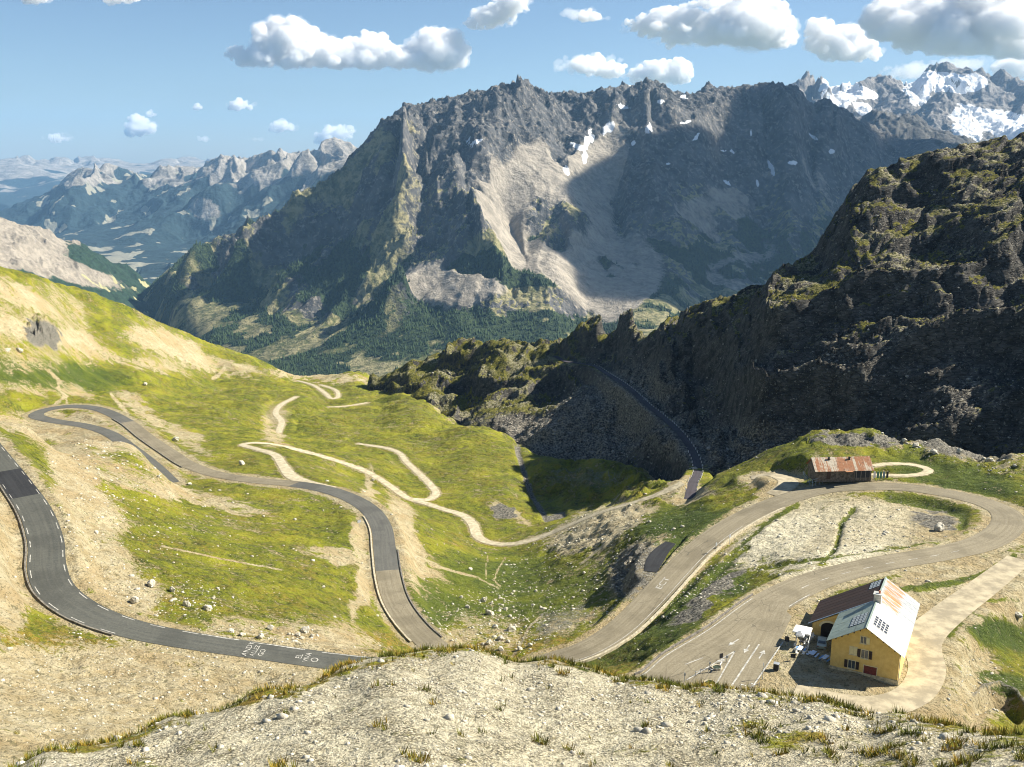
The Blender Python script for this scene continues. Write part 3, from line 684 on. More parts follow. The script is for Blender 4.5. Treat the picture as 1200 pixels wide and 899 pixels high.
Z = Z + crag * ((ridged(X / 230, Y / 230, 5, 64, .55) - .45) * 75 * sst(sl, .35, .8) + (ridged(X / 60, Y / 60, 3, 65, .5) - .5) * 20) + fbm(X / 70, Y / 70, 3, 66) * 6 * val + knobr * 25
Z = Z + sst(Z, 300, 600) * (ridged(X / 150, Y / 150, 4, 67) - .35) * 60
gx, gy = slope_xy(X, Y, Z); sl = np.hypot(gx, gy)
_b, _e = blocks((X + .3 * Y) / 95 + fbm(X / 200, Y / 200, 2, 79) * .6, Z / 45 + fbm(X / 300, Y / 300, 2, 80), 7)
Z = Z + crag * _b * 20 * sst(sl, .4, .8)
_t = (Z - CZ) / np.hypot(X, Y); _t[np.hypot(X, Y) < 4600] = -9; _k = np.argmax(_t, 0); _c = np.arange(X.shape[1])
_uu, _vv = proj(X[_k, _c], Y[_k, _c], Z[_k, _c])
_vt = np.interp(_uu, [100, 150, 200, 250, 300, 340, 400, 430, 468, 500, 540, 580, 610, 640, 680, 720, 765, 790, 840, 880, 920, 950, 980, 1020, 1060, 1090, 1115, 1160, 1250], [352, 345, 312, 280, 255, 232, 193, 158, 121, 119, 108, 100, 92, 103, 108, 100, 91, 105, 101, 96, 97, 108, 122, 142, 163, 157, 168, 200, 240])
_dz = (_vv - _vt) / F * np.hypot(X, Y)[_k, _c]
_dz = np.convolve(np.pad(_dz, 18, mode='edge'), np.ones(37) / 37, 'valid')
Z = Z + _dz[None] * sst(Z, -750, -150)
lap = np.zeros_like(Z); lap[1:-1, 1:-1] = (Z[:-2, 1:-1] + Z[2:, 1:-1] + Z[1:-1, :-2] + Z[1:-1, 2:] - 4 * Z[1:-1, 1:-1])
U, V = proj(X, Y, Z)
n1 = fbm(X / 120, Y / 120, 4, 70); n2 = fbm(X / 400, Y / 400, 4, 71)
forest = sst(-Z + n2 * 160 + n1 * 70, 250, 330) * sst(n2 + n1 * .6 + .75 - .4 * sst(U, 600, 720), .2, .45) * (1 - scr)
forest *= (1 - blob(U, V, 640, 355, 110, 20, 0) * .85)
forest = np.maximum(forest, blob(U, V, 460, 395, 130, 36, -8) * sst(n1, -.45, 0))
forest = np.maximum(forest, blob(U, V, 620, 378, 90, 14, 0) * sst(n1, -.4, 0))
meadow = sst(-Z + n2 * 200, -60, 140) * (1 - sst(sl, .75, 1.05)) * (1 - scr)
meadow = np.maximum(meadow, lf * sst(fbm(X / 350, Y / 350, 4, 74), -.35, .1) * .75 * (1 - sst(Z, 250, 420)))
forest *= 1 - lf * sst(fbm(X / 300, Y / 300, 3, 75), -.2, .25) * .7
meadow = np.maximum(meadow, blob(U, V, 600, 310, 60, 40, 20) * .8)
snow = np.zeros_like(X)
for b in ((690, 165, 5, 16, 20), (678, 172, 12, 4, 20), (686, 185, 5, 9, 0), (712, 150, 5, 12, 35), (731, 125, 8, 3, 0), (774, 119, 8, 3, 10), (760, 150, 4, 8, 20), (802, 142, 10, 2, 0), (816, 160, 3, 9, 20), (929, 191, 9, 3, 10), (902, 195, 3, 11, -20), (853, 215, 8, 2, 35),
          (802, 114, 6, 3, 0), (745, 170, 4, 5, 0), (740, 100, 4, 2, 0), (888, 215, 3, 4, 0), (847, 176, 5, 1.6, 0), (953, 160, 8, 2, 35), (975, 178, 5, 2, 0), (858, 178, 3, 1.5, 0), (783, 192, 3, 2, 0), (879, 155, 1.5, 6, 0), (664, 200, 4, 9, -30), (555, 165, 12, 2.5, -35)):
    snow = np.maximum(snow, blob(U + n1 * 5, V + n1 * 5, *b[:2], b[2] * .8, b[3] * .8, b[4], .6))
nt = NT('massif_rock')
P = nt.geo(); at = nt.attr('masks'); sp = nt.new('ShaderNodeSeparateColor'); nt.l.new(at.outputs['Color'], sp.inputs[0])
a2 = nt.attr('masks2'); s2 = nt.new('ShaderNodeSeparateColor'); nt.l.new(a2.outputs['Color'], s2.inputs[0])
nf = nt.noise(P, .035, 6, .7); nm = nt.noise(P, .008, 6, .65, .4)
brk = nt.math('ADD', nt.math('MULTIPLY', nm, .5), nt.math('MULTIPLY', nf, .5))
rk = nt.mix(nt.rng(nm, .36, .62), (.032, .034, .037), (.105, .104, .103))
rk = nt.mix(nt.rng(nf, .50, .66), rk, (.24, .22, .19))
me_ = nt.mix(nt.rng(brk, .42, .58), (.075, .085, .03), (.30, .265, .14))
fo = nt.mix(nt.rng(nt.noise(P, .08, 3, .6), .4, .6), (.008, .018, .008), (.035, .055, .02))
sc = nt.mix(nt.rng(brk, .38, .62), (.19, .17, .14), (.36, .32, .26))
c = nt.mix(thr(nt, sp.outputs[1], brk, 2.0, .15), rk, me_)
c = nt.mix(thr(nt, sp.outputs[0], brk, 1.3, .2), c, sc)
c = nt.mix(thr(nt, sp.outputs[2], brk, 2.2, .08), c, fo)
c = nt.mix(thr(nt, s2.outputs[0], brk, 2.2, .08), c, (.80, .82, .84))
nt.color(c)
nt.bump(nt.math('ADD', nt.math('MULTIPLY', nm, 40), nt.math('MULTIPLY', nf, 14)), 1.0, .8)
M_MASSIF = nt.m
grid_mesh('massif', X, Y, Z, M_MASSIF, {'masks': np.stack([scr, np.clip(meadow, 0, 1), np.clip(forest, 0, 1)], -1), 'masks2': np.stack([snow, snow * 0, snow * 0], -1)},
          label='craggy grey massif with pale scree bowls across the valley')
FX, FY, FZ, FF = X, Y, Z, forest
print('massif', round(time.time() - T0, 1))

# ------------------------------------------------------------------ the far ranges, each its own grid
def range_mat(name, rock, pale, wood, meadow_c, scale):
    nt = NT(name)
    P = nt.geo(); at = nt.attr('masks'); sp = nt.new('ShaderNodeSeparateColor'); nt.l.new(at.outputs['Color'], sp.inputs[0])
    nf = nt.noise(P, .02 * scale, 6, .7); nm = nt.noise(P, .004 * scale, 6, .65, .4)
    brk = nt.math('ADD', nt.math('MULTIPLY', nm, .5), nt.math('MULTIPLY', nf, .5))
    c = nt.mix(nt.rng(brk, .4, .6), rock, pale)
    c = nt.mix(thr(nt, sp.outputs[0], brk, 1.8, .15), c, nt.mix(nt.rng(nf, .4, .6), wood, tuple(x * 2 for x in wood)))
    c = nt.mix(thr(nt, sp.outputs[2], brk, 2.2, .1), c, meadow_c)
    c = nt.mix(thr(nt, sp.outputs[1], brk, .8, .08), c, (.82, .84, .86))
    nt.color(c)
    nt.bump(nt.math('ADD', nt.math('MULTIPLY', nm, 70 / scale), nt.math('MULTIPLY', nf, 25 / scale)), 1.0, .7)
    return nt.m
def mountain(name, label, mat, pts, hid, az0, az1, nc, ds, lam, gamp, crag, seed, maskf):
    s = Surf([PD(*p) for p in pts] + [HID(*p) for p in hid], 3e-4)
    X, Y = polar(az0, az1, nc, ds)
    Z = s(X, Y)
    gx, gy = slope_xy(X, Y, Z)
    Z = Z + gullies(X + .1 * lam * fbm(X / lam, Y / lam, 2, seed), Y, gx, gy, lam, 4, gamp, seed, .55)
    gx, gy = slope_xy(X, Y, Z); sl = np.hypot(gx, gy)
    Z = Z + (ridged(X / lam * 2.5, Y / lam * 2.5, 5, seed + 1, .55) - .45) * crag * sst(sl, .15, .6)
    gx, gy = slope_xy(X, Y, Z); sl = np.hypot(gx, gy)
    U, V = proj(X, Y, Z)
    m = maskf(X, Y, Z, sl, U, V)
    return grid_mesh(name, X, Y, Z, mat, {'masks': np.stack([np.clip(k, 0, 1) for k in m], -1)}, label=label)
def mk_left(X, Y, Z, sl, U, V):
    n = fbm(X / 500, Y / 500, 4, 81); n2 = fbm(X / 1500, Y / 1500, 3, 82)
    wood = sst(-Z + n * 300 + n2 * 200, 60, 260)
    fields = blob(U + n * 10, V, 150, 303, 85, 16, 3) * sst(fbm(X / 500, Y / 1300, 4, 86), .0, .25) + sst(fbm(X / 300, Y / 300, 4, 87), .28, .5) * .8 * sst(-Z, -300, 100)
    return wood * (1 - blob(U, V, 240, 245, 20, 14, 20) * .7), np.zeros_like(X), fields
mA = range_mat('far_wooded_rock', (.15, .14, .12), (.34, .31, .27), (.011, .023, .026), (.26, .25, .19), 1.0)
mountain('blue_range', 'blue wooded range with pale bare peaks behind the valley town', mA,
  [(0, 250, 17000), (40, 238, 16500), (70, 226, 16000), (90, 212, 15600), (112, 199, 15500), (135, 206, 15400), (165, 213, 15000), (190, 200, 15000), (213, 197, 15000), (235, 205, 14600), (250, 196, 14500), (272, 189, 14000), (285, 196, 13800), (305, 190, 13600), (322, 179, 13500), (335, 188, 13200),
   (355, 180, 12800), (375, 177, 12500), (392, 182, 12300), (430, 190, 12000), (500, 210, 12000),
   (0, 262, 15500), (60, 265, 14000), (120, 240, 14200), (180, 235, 13800), (230, 225, 13600), (110, 285, 11800), (170, 287, 11500), (240, 270, 11800), (240, 240, 12800), (300, 230, 12200), (340, 215, 11900), (300, 262, 10900), (150, 303, 10300), (200, 318, 9200), (150, 330, 8700), (60, 285, 12200), (0, 285, 12500), (380, 215, 11000)],
  [(0, 20000, -900), (200, 19000, -700), (400, 16000, -600), (-100, 17000, -500), (-100, 12000, -1000), (150, 8000, -1010), (250, 8300, -1000), (350, 9000, -900), (50, 8500, -1010), (-100, 9000, -1000)],
  -33, -4, 560, rows((7800, 10500, 45), (10500, 16800, 26), (16800, 19500, 150)), 1500., .22, 120, 5, mk_left)
def mk_pale(X, Y, Z, sl, U, V):
    n = fbm(X / 900, Y / 900, 4, 83)
    return sst(-Z + n * 500, 150, 500), np.zeros_like(X), np.zeros_like(X)
mountain('distant_range', 'hazy pale range on the horizon at the left', mA,
  [(-60, 185, 31000), (0, 188, 30000), (22, 186, 30000), (40, 189, 30000), (60, 188, 30000), (90, 192, 30000), (110, 186, 31000), (150, 191, 31000), (190, 190, 31000), (205, 185, 31000), (240, 189, 31000), (260, 186, 31500), (300, 189, 32000), (350, 190, 32000), (420, 186, 32000),
   (0, 215, 25500), (100, 215, 25500), (200, 212, 26000), (300, 210, 26000), (0, 240, 21500), (40, 236, 22000), (-100, 240, 21500), (100, 235, 22000)],
  [(0, 36000, -500), (200, 36000, -500), (400, 36000, -500), (0, 19500, -1100), (150, 19500, -1100), (300, 19500, -1000), (420, 20000, -900)],
  -34, -3, 420, rows((19500, 25000, 160), (25000, 32500, 75), (32500, 35000, 500)), 2600., .18, 240, 6, mk_pale)
def mk_hill(X, Y, Z, sl, U, V):
    n = fbm(X / 160, Y / 160, 4, 84)
    w = sst(-Z + n * 110, 330, 430)
    w = np.maximum(w * (1 - blob(U + n * 8, V + n * 6, 70, 312, 80, 14, 18) * .8), blob(U, V, 115, 305, 45, 12, 20)) * (1 - blob(U + n * 9, V + n * 5, 38, 277, 44, 16, 22, .25))
    return w * (1 - sst(n, .3, .6) * .5 * sst(V, 305, 330)), np.zeros_like(X), sst(n, .1, .5) * sst(V, 312, 330)
mB = range_mat('near_hill_rock', (.20, .175, .14), (.34, .30, .24), (.012, .026, .014), (.36, .34, .18), 2.5)
mountain('scree_hill', 'low hill with bare pale scree top above dark woods at the left edge', mB,
  [(-60, 235, 5600), (0, 256, 5700), (20, 260, 5800), (50, 271, 6000), (75, 282, 6200), (100, 297, 6500), (150, 321, 7000), (0, 280, 5200), (60, 300, 5500), (0, 312, 4700), (60, 330, 4900), (120, 340, 5500), (150, 345, 6000), (150, 350, 5600), (100, 352, 5000), (30, 340, 4400)],
  [(0, 7000, -900), (100, 7600, -950), (180, 8000, -1000), (-80, 7000, -800), (0, 3800, -520), (100, 4300, -640), (180, 5200, -830), (220, 6500, -900), (-80, 3800, -400)],
  -34, -15, 420, rows((3700, 5000, 14), (5000, 7000, 12), (7000, 7900, 60)), 420., .12, 45, 9, mk_hill)
def mk_snow(X, Y, Z, sl, U, V):
    n = fbm(X / 400, Y / 400, 4, 85)
    s = np.zeros_like(X)
    for b in ((1108, 96, 52, 13, 0), (1082, 104, 24, 14, -35), (985, 112, 17, 24, 40), (1003, 106, 26, 8, 15), (1165, 142, 54, 15, 10), (1135, 154, 22, 16, -30), (1195, 150, 34, 18, 0), (1012, 128, 12, 8, 30), (965, 100, 6, 10, 50)):
        s = np.maximum(s, blob(U + n * 9, V + n * 6, *b, .35))
    s = s * (1 - .85 * blob(U, V, 1105, 77, 26, 6, 0)) * (1 - .7 * sst(sl, 1.7, 2.4))
    return np.zeros_like(X), s, np.zeros_like(X)
mC = range_mat('alpine_rock', (.12, .12, .12), (.27, .25, .23), (.05, .05, .05), (.2, .2, .2), 1.3)
mountain('snow_peaks', 'jagged snowy peaks with a white glacier at the top right', mC,
  [(900, 130, 12500), (935, 108, 12500), (955, 93, 12500), (970, 108, 12500), (985, 99, 12800), (1000, 101, 12900), (1015, 93, 13000), (1030, 92, 13000), (1050, 101, 13100), (1062, 104, 13200), (1080, 86, 13500), (1098, 75, 13600), (1120, 80, 13700), (1145, 84, 13800), (1155, 90, 13800), (1170, 89, 13900), (1185, 96, 13900), (1200, 98, 13900), (1250, 90, 14000), (1320, 100, 14000),
   (985, 120, 12000), (1030, 125, 12000), (1080, 110, 12700), (1110, 105, 12700), (1080, 130, 12000), (1140, 130, 12400), (1165, 130, 12500), (1200, 135, 12500), (1140, 160, 11500), (1200, 165, 11400), (1040, 150, 11200), (1100, 160, 11300), (950, 130, 11500), (1280, 160, 11400)],
  [(900, 14500, 300), (1030, 15000, 500), (1150, 16000, 500), (1300, 16000, 500), (900, 10000, -300), (1050, 10000, -200), (1200, 10000, -200), (1320, 10000, -200), (850, 12000, 200)],
  15, 35, 520, rows((10000, 11300, 60), (11300, 14100, 16), (14100, 15500, 120)), 1000., .20, 125, 12, mk_snow)
mD = range_mat('dark_ridge_rock', (.05, .05, .05), (.12, .115, .10), (.02, .03, .02), (.1, .1, .08), 1.3)
mountain('blue_spur', 'dark blue rock spur between the massif and the snowy peaks', mD,
  [(930, 150, 9600), (985, 137, 9500), (1010, 140, 9500), (1035, 131, 9400), (1050, 140, 9400), (1065, 133, 9300), (1085, 148, 9200), (1100, 156, 9100), (1130, 168, 9000), (1200, 185, 9000), (1300, 200, 9000), (1000, 170, 8900), (1060, 175, 8700), (1120, 190, 8500)],
  [(950, 10300, -200), (1100, 10300, -200), (1300, 10300, -200), (950, 8300, -200), (1100, 8200, -200), (1300, 8200, -200)],
  13, 35, 380, rows((8200, 9000, 30), (9000, 9800, 14), (9800, 10200, 80)), 500., .14, 70, 14, lambda X, Y, Z, sl, U, V: (X * 0, X * 0, X * 0))
# valley floor to the horizon
X, Y = polar(-60, 60, 160, np.geomspace(2500, 36000, 120))
Z = np.full_like(X, -1030) + fbm(X / 2500, Y / 2500, 3, 90) * 25
Z = np.where(np.hypot(X, Y) > 34000, Z, Z)
nt = NT('valley_floor_fields')
P = nt.geo()
vc = nt.voro(P, .0030, out='Color')
sv = nt.new('ShaderNodeSeparateColor'); nt.l.new(vc, sv.inputs[0])
c = nt.mix(nt.rng(sv.outputs[0], .35, .5), (.03, .055, .025), nt.mix(sv.outputs[1], (.20, .22, .09), (.46, .42, .30)))
c = nt.mix(nt.rng(nt.noise(P, .0022, 5, .6), .50, .58), c, (.016, .034, .02))
nt.color(c)
grid_mesh('valley_floor', X, Y, Z, nt.m, label='far valley floor with pale fields')
print('ranges', round(time.time() - T0, 1))
#@@TREES@@

# ------------------------------------------------------------------ air
def haze_box():
    me = bpy.data.meshes.new('haze')
    x, y0, y1, z0, z1 = 33000, -500, 37500, -1100, 1750
    v = [(-x, y0, z0), (x, y0, z0), (x, y1, z0), (-x, y1, z0), (-x, y0, z1), (x, y0, z1), (x, y1, z1), (-x, y1, z1)]
    me.from_pydata(v, [], [(0, 3, 2, 1), (4, 5, 6, 7), (0, 1, 5, 4), (1, 2, 6, 5), (2, 3, 7, 6), (3, 0, 4, 7)])
    m = bpy.data.materials.new('haze'); m.use_nodes = True
    n = m.node_tree.nodes; n.clear()
    o = n.new('ShaderNodeOutputMaterial'); p = n.new('ShaderNodeVolumePrincipled')
    p.inputs['Color'].default_value = (.34, .63, 1.0, 1)
    p.inputs['Density'].default_value = HAZE
    p.inputs['Anisotropy'].default_value = 0.1
    m.node_tree.links.new(p.outputs[0], o.inputs['Volume'])
    me.materials.append(m)
    ob = bpy.data.objects.new('haze', me); COL.objects.link(ob); ob['kind'] = 'stuff'; ob['label'] = 'blue summer air between the viewpoint and the far mountains'
HAZE = 2.2e-5
haze_box()
# ------------------------------------------------------------------ clouds: closed puffy bodies filled with scattering vapour, outside the haze box
def cloud_mat(name, dens):
    m = bpy.data.materials.new(name); m.use_nodes = True
    n = m.node_tree.nodes; n.clear()
    o = n.new('ShaderNodeOutputMaterial'); p = n.new('ShaderNodeVolumePrincipled')
    p.inputs['Color'].default_value = (1, 1, 1, 1); p.inputs['Density'].default_value = dens; p.inputs['Anisotropy'].default_value = 0.0
    m.node_tree.links.new(p.outputs[0], o.inputs['Volume'])
    return m
CLD = {}
def keep_largest(me):
    """drop the crumbs: a cloud is one body"""
    n = len(me.vertices); e = np.empty(len(me.edges) * 2, np.int32); me.edges.foreach_get('vertices', e); e = e.reshape(-1, 2)
    lab = np.arange(n)
    while True:
        m = np.minimum(lab[e[:, 0]], lab[e[:, 1]]); new = lab.copy()
        np.minimum.at(new, e[:, 0], m); np.minimum.at(new, e[:, 1], m); new = new[new]
        if (new == lab).all(): break
        lab = new
    ids, cnt = np.unique(lab, return_counts=True); best = ids[np.argmax(cnt)]
    bm = bmesh.new(); bm.from_mesh(me); bm.verts.ensure_lookup_table()
    bmesh.ops.delete(bm, geom=[bm.verts[i] for i in np.nonzero(lab != best)[0]], context='VERTS'); bm.to_mesh(me); bm.free()
_ico = {}
def ico(sub):
    if sub not in _ico:
        bm = bmesh.new(); bmesh.ops.create_icosphere(bm, subdivisions=sub, radius=1)
        v = np.array([x.co[:] for x in bm.verts]); f = np.array([[q.index for q in x.verts] for x in bm.faces]); bm.free()
        _ico[sub] = (v, f)
    return _ico[sub]
def cloud(lobes, d, label, mfp=45, seed=0, group='cumulus clouds over the mountains'):
    """lobes: (u, v, rx, ry) in photo pixels at distance d"""
    rg = np.random.default_rng(100 + seed)
    k = d / F
    bu = max(l[1] + l[3] * .7 for l in lobes)
    V_, F_ = [], []; off = 0
    v0, f0 = ico(2)
    cen = np.array(PD(lobes[0][0], lobes[0][1], d))
    for (u, v, rx, ry) in lobes:
        n = int(14 + 60 * (rx * ry) ** .5 / 12 + 2 * rx / ry)
        for i in range(n):
            a = rg.random() * 6.283
            if i < max(n // 4, int(3 * rx / ry)):
                r = rg.random() * .55; rad = ry * (.62 - .3 * r) * (.7 + .4 * rg.random()); off_d = rg.normal() * .35
            else:
                r = .55 + .5 * rg.random() ** .7; rad = ry * (.10 + .20 * rg.random() ** 2); off_d = rg.normal() * .30
            uu = u + math.cos(a) * r * rx; vv = v + math.sin(a) * r * ry
            vv = min(vv, bu - rad * (.0 + .7 * rg.random()))
            c = np.array(PD(uu, vv, d + off_d * rx * k))
            V_.append(v0 * (rad * k) * np.array([1.2, 1.1, .85]) + c); F_.append(f0 + off); off += len(v0)
    parts_ = V_; V_ = np.concatenate(V_); F_ = np.concatenate(F_)
    me = bpy.data.meshes.new('cloud'); me.from_pydata((V_ - cen).tolist(), [], F_.tolist())
    o = bpy.data.objects.new('cloud', me); COL.objects.link(o); o.location = cen
    md = o.modifiers.new('r', 'REMESH'); md.mode = 'VOXEL'; md.voxel_size = 1.05 * k
    sm = o.modifiers.new('s', 'SMOOTH'); sm.iterations = 2
    for j, (sz, st) in enumerate(((13 * k, 9 * k), (5 * k, 5 * k), (2.2 * k, 2.2 * k))):
        tx = bpy.data.textures.new('puffs', 'CLOUDS'); tx.noise_scale = sz; tx.noise_depth = 4
        dm = o.modifiers.new('d', 'DISPLACE'); dm.texture = tx; dm.texture_coords = 'LOCAL'; dm.strength = st; dm.mid_level = .45
    dg = bpy.context.evaluated_depsgraph_get()
    m2 = bpy.data.meshes.new_from_object(o.evaluated_get(dg))
    o.modifiers.clear(); o.data = m2; bpy.data.meshes.remove(me)
    keep_largest(m2)
    m2.materials.clear(); key = round(mfp / 5)
    if key not in CLD: CLD[key] = cloud_mat('cloud_vapour', 1.0 / mfp)
    m2.materials.append(CLD[key])
    m2.polygons.foreach_set('use_smooth', np.ones(len(m2.polygons), bool))
    tag(o, label, 'cloud', group)
    # a thin ragged veil round the body
    me = bpy.data.meshes.new('veil'); c0 = np.array([p.mean(0) for p in parts_]); 
    VV = np.concatenate([(p - c) * vf + c for p, c, vf in zip(parts_, c0, rg.uniform(1.15, 1.6, len(parts_)))])
    me.from_pydata((VV - cen).tolist(), [], F_.tolist()); w = bpy.data.objects.new('veil', me); COL.objects.link(w); w.location = cen
    md = w.modifiers.new('r', 'REMESH'); md.mode = 'VOXEL'; md.voxel_size = 1.6 * k
    for sz, st in ((9 * k, 10 * k), (4 * k, 5 * k)):
        tx = bpy.data.textures.new('wisps', 'CLOUDS'); tx.noise_scale = sz; tx.noise_depth = 4
        dm = w.modifiers.new('d', 'DISPLACE'); dm.texture = tx; dm.texture_coords = 'LOCAL'; dm.strength = st; dm.mid_level = .5
    dg = bpy.context.evaluated_depsgraph_get(); m3 = bpy.data.meshes.new_from_object(w.evaluated_get(dg)); w.modifiers.clear(); w.data = m3; bpy.data.meshes.remove(me)
    keep_largest(m3); m3.materials.clear(); kk = ('v', key)
    if kk not in CLD: CLD[kk] = cloud_mat('thin_vapour', 1.0 / (mfp * 7))
    m3.materials.append(CLD[kk]); w.parent = o; w.location = (0, 0, 0)
    return o
CLOUDS_ = [
 ([(335, 48, 36, 24), (300, 66, 34, 12), (385, 62, 30, 16), (350, 66, 50, 14), (432, 60, 28, 20), (410, 68, 40, 12), (468, 66, 30, 14), (512, 60, 30, 24), (490, 70, 40, 12)], 24000, 'long bright cumulus with three puffy heads above the left valley', 85),
 ([(578, 20, 28, 12), (600, 4, 24, 12), (555, 28, 14, 5)], 24000, 'small bright cumulus touching the top edge above the first summit', 85),
 ([(690, 18, 32, 7), (668, 16, 14, 5)], 26000, 'flat narrow cloud left of the large cumulus at the top', 85),
 ([(880, 28, 44, 28), (850, 40, 60, 14), (800, 22, 40, 14), (765, 30, 36, 12), (790, 46, 26, 8), (905, 44, 26, 14), (830, 2, 22, 8)], 24000, 'large white cumulus above the right half of the massif', 85),
 ([(692, 76, 40, 11), (715, 84, 20, 8)], 28000, 'low flat cumulus just above the massif crest left of the second summit', 80),
 ([(772, 86, 24, 14), (795, 84, 14, 12), (750, 90, 14, 8)], 28000, 'small round cumulus behind the second summit', 80),
 ([(1095, 28, 66, 28), (1160, 28, 60, 30), (1040, 24, 26, 22), (1120, 50, 70, 14), (1190, 50, 40, 18), (1140, 0, 60, 16)], 20000, 'great grey-bellied cumulus in the top right corner', 85),
 ([(985, 50, 36, 18), (960, 34, 16, 12), (1000, 62, 34, 10)], 25000, 'bright ragged cumulus left of the grey-bellied cloud', 85),
 ([(1130, 76, 60, 8), (1070, 84, 40, 9), (1190, 80, 24, 12)], 30000, 'pale bank of cloud behind the snowy peaks', 110),
 ([(165, 150, 18, 9), (160, 142, 10, 7)], 41000, 'small cumulus low over the left valley', 110),
 ([(281, 123, 16, 6)], 40000, 'little round cloud below the long cumulus', 110),
 ([(233, 125, 7, 3)], 40000, 'tiny puff left of the little round cloud', 110),
 ([(70, 161, 24, 5)], 44000, 'faint flat cloud low at the left', 260),
 ([(331, 148, 17, 7)], 41000, 'pale small cloud right of the low cumulus', 160),
 ([(396, 156, 18, 10), (385, 162, 18, 7)], 41000, 'pale cloud resting beside the left shoulder of the massif', 160),
 ([(178, 133, 13, 3)], 42000, 'thin short cloud above the low cumulus', 260),
 ([(240, 162, 44, 4), (300, 163, 40, 3)], 44000, 'thin streak of cloud near the horizon', 420),
 ([(140, -4, 38, 8)], 24000, 'cloud cut by the top edge at the left', 85),
 ([(42, -5, 20, 9)], 24000, 'small cloud cut by the top left corner', 85),
]
for i, (l, d, lab, mfp) in enumerate(CLOUDS_): cloud(l, d, lab, mfp, i)
print('clouds', round(time.time() - T0, 1))

# unseen cloud added right of the view so its shadow darkens half the massif
def cloud_at(c, lobes, label, mfp):
    rg = np.random.default_rng(5); V_, F_ = [], []; off = 0; v0, f0 = ico(2)
    for (dx, dy, r, n) in lobes:
        for i in range(n):
            a = rg.random() * 6.283; q = rg.random() ** .5
            V_.append(v0 * r * (.28 + .2 * rg.random()) * np.array([1, 1, .6]) + np.array([dx + math.cos(a) * q * r, dy + math.sin(a) * q * r, rg.normal() * 60])); F_.append(f0 + off); off += len(v0)
    me = bpy.data.meshes.new('cloud'); me.from_pydata(np.concatenate(V_).tolist(), [], np.concatenate(F_).tolist())
    o = bpy.data.objects.new('cloud', me); COL.objects.link(o); o.location = c
    md = o.modifiers.new('r', 'REMESH'); md.mode = 'VOXEL'; md.voxel_size = 45
    tx = bpy.data.textures.new('puffs', 'CLOUDS'); tx.noise_scale = 260; tx.noise_depth = 2
    dm = o.modifiers.new('d', 'DISPLACE'); dm.texture = tx; dm.texture_coords = 'LOCAL'; dm.strength = 160; dm.mid_level = .45
    dg = bpy.context.evaluated_depsgraph_get(); m2 = bpy.data.meshes.new_from_object(o.evaluated_get(dg)); o.modifiers.clear(); o.data = m2; bpy.data.meshes.remove(me)
    keep_largest(m2)
    m2.materials.clear(); m2.materials.append(cloud_mat('shade_cloud_vapour', 1 / mfp)); tag(o, label, 'cloud', 'cumulus clouds over the mountains')
def shade_pos(x, y, z, top):
    t = (top - z) / to_sun.z; return x + to_sun.x * t, y + to_sun.y * t
sc_ = shade_pos(1950, 5700, 300, 2900)
cloud_at((sc_[0], sc_[1], 2900), [(-300, -500, 700, 40), (600, 200, 900, 50), (100, 900, 700, 40), (1500, 900, 800, 40), (-850, -100, 260, 7), (1300, -400, 600, 24)], 'unseen broad cloud added beyond the right edge to shade half the massif', 70)
# ------------------------------------------------------------------ roads
def simple_mat(name, col, rough=.8, var=.25, scale=3., bump=0.02, metal=0, rust=None, spec=.3):
    nt = NT(name); P = nt.obj()
    n = nt.noise(P, scale, 5, .65)
    lo = tuple(c * (1 - var) for c in col); hi = tuple(min(1, c * (1 + var)) for c in col)
    c = nt.mix(nt.rng(n, .35, .65), lo, hi)
    if rust: c = nt.mix(nt.rng(nt.noise(P, scale * .35, 5, .7), rust[3], rust[3] + .15), c, rust[:3])
    nt.color(c); nt.rough(rough); nt.b.inputs['Metallic'].default_value = metal
    nt.b.inputs['Specular IOR Level'].default_value = spec
    if bump: nt.bump(n, bump)
    return nt.m
def asphalt(name, a, b, crack=.5):
    nt = NT(name)
    uv = nt.new('ShaderNodeUVMap'); uv.uv_map = 'lane'
    P = nt.geo()
    st = nt.noise(nt.scale(uv.outputs[0], (1.6, .035, 1)), 1, 5, .6, .3)       # wheel tracks run along the road
    fine = nt.noise(P, 2.5, 5, .7); big = nt.noise(P, .12, 4, .6)
    c = nt.mix(nt.rng(st, .3, .7), a, b)
    c = nt.mix(nt.rng(fine, .4, .65, 0, .45), c, tuple(x * 1.35 for x in b))
    c = nt.mix(nt.rng(big, .45, .65, 0, .45), c, tuple(x * .72 for x in a))
    v = nt.voro(nt.scale(uv.outputs[0], (.35, .12, 1)), 1, 'DISTANCE_TO_EDGE')
    ck = nt.math('MULTIPLY', nt.rng(v, 0.004, .016, 1, 0), nt.rng(nt.noise(P, .07, 3, .6), .5, .6, 0, crack))
    c = nt.mix(ck, c, (.035, .032, .028))
    nt.color(c); nt.rough(.9); nt.bump(fine, .02)
    return nt.m
M_OLD = asphalt('worn_pale_asphalt', (.165, .142, .095), (.24, .21, .145))
M_MID = asphalt('grey_asphalt', (.085, .086, .078), (.125, .122, .105))
M_NEW = asphalt('dark_asphalt', (.062, .065, .058), (.095, .096, .082), .2)
M_BLACK = asphalt('fresh_black_asphalt', (.018, .019, .021), (.035, .036, .038), 0)
M_SHADE = asphalt('shade_darkened_asphalt', (.045, .04, .045), (.07, .062, .07), 0)  # road colour darkened to carry the shade of the ridge
M_TRACK = simple_mat('pale_dirt', (.46, .40, .27), .95, .22, .5, .05)
M_YARD = simple_mat('trodden_gravel', (.36, .31, .21), .95, .25, .35, .05)
M_PAINT = simple_mat('road_paint', (.38, .37, .33), .8, .4, 1.2, 0)
M_KERB = simple_mat('pale_kerb_stone', (.44, .39, .28), .9, .3, 1.5, .05)
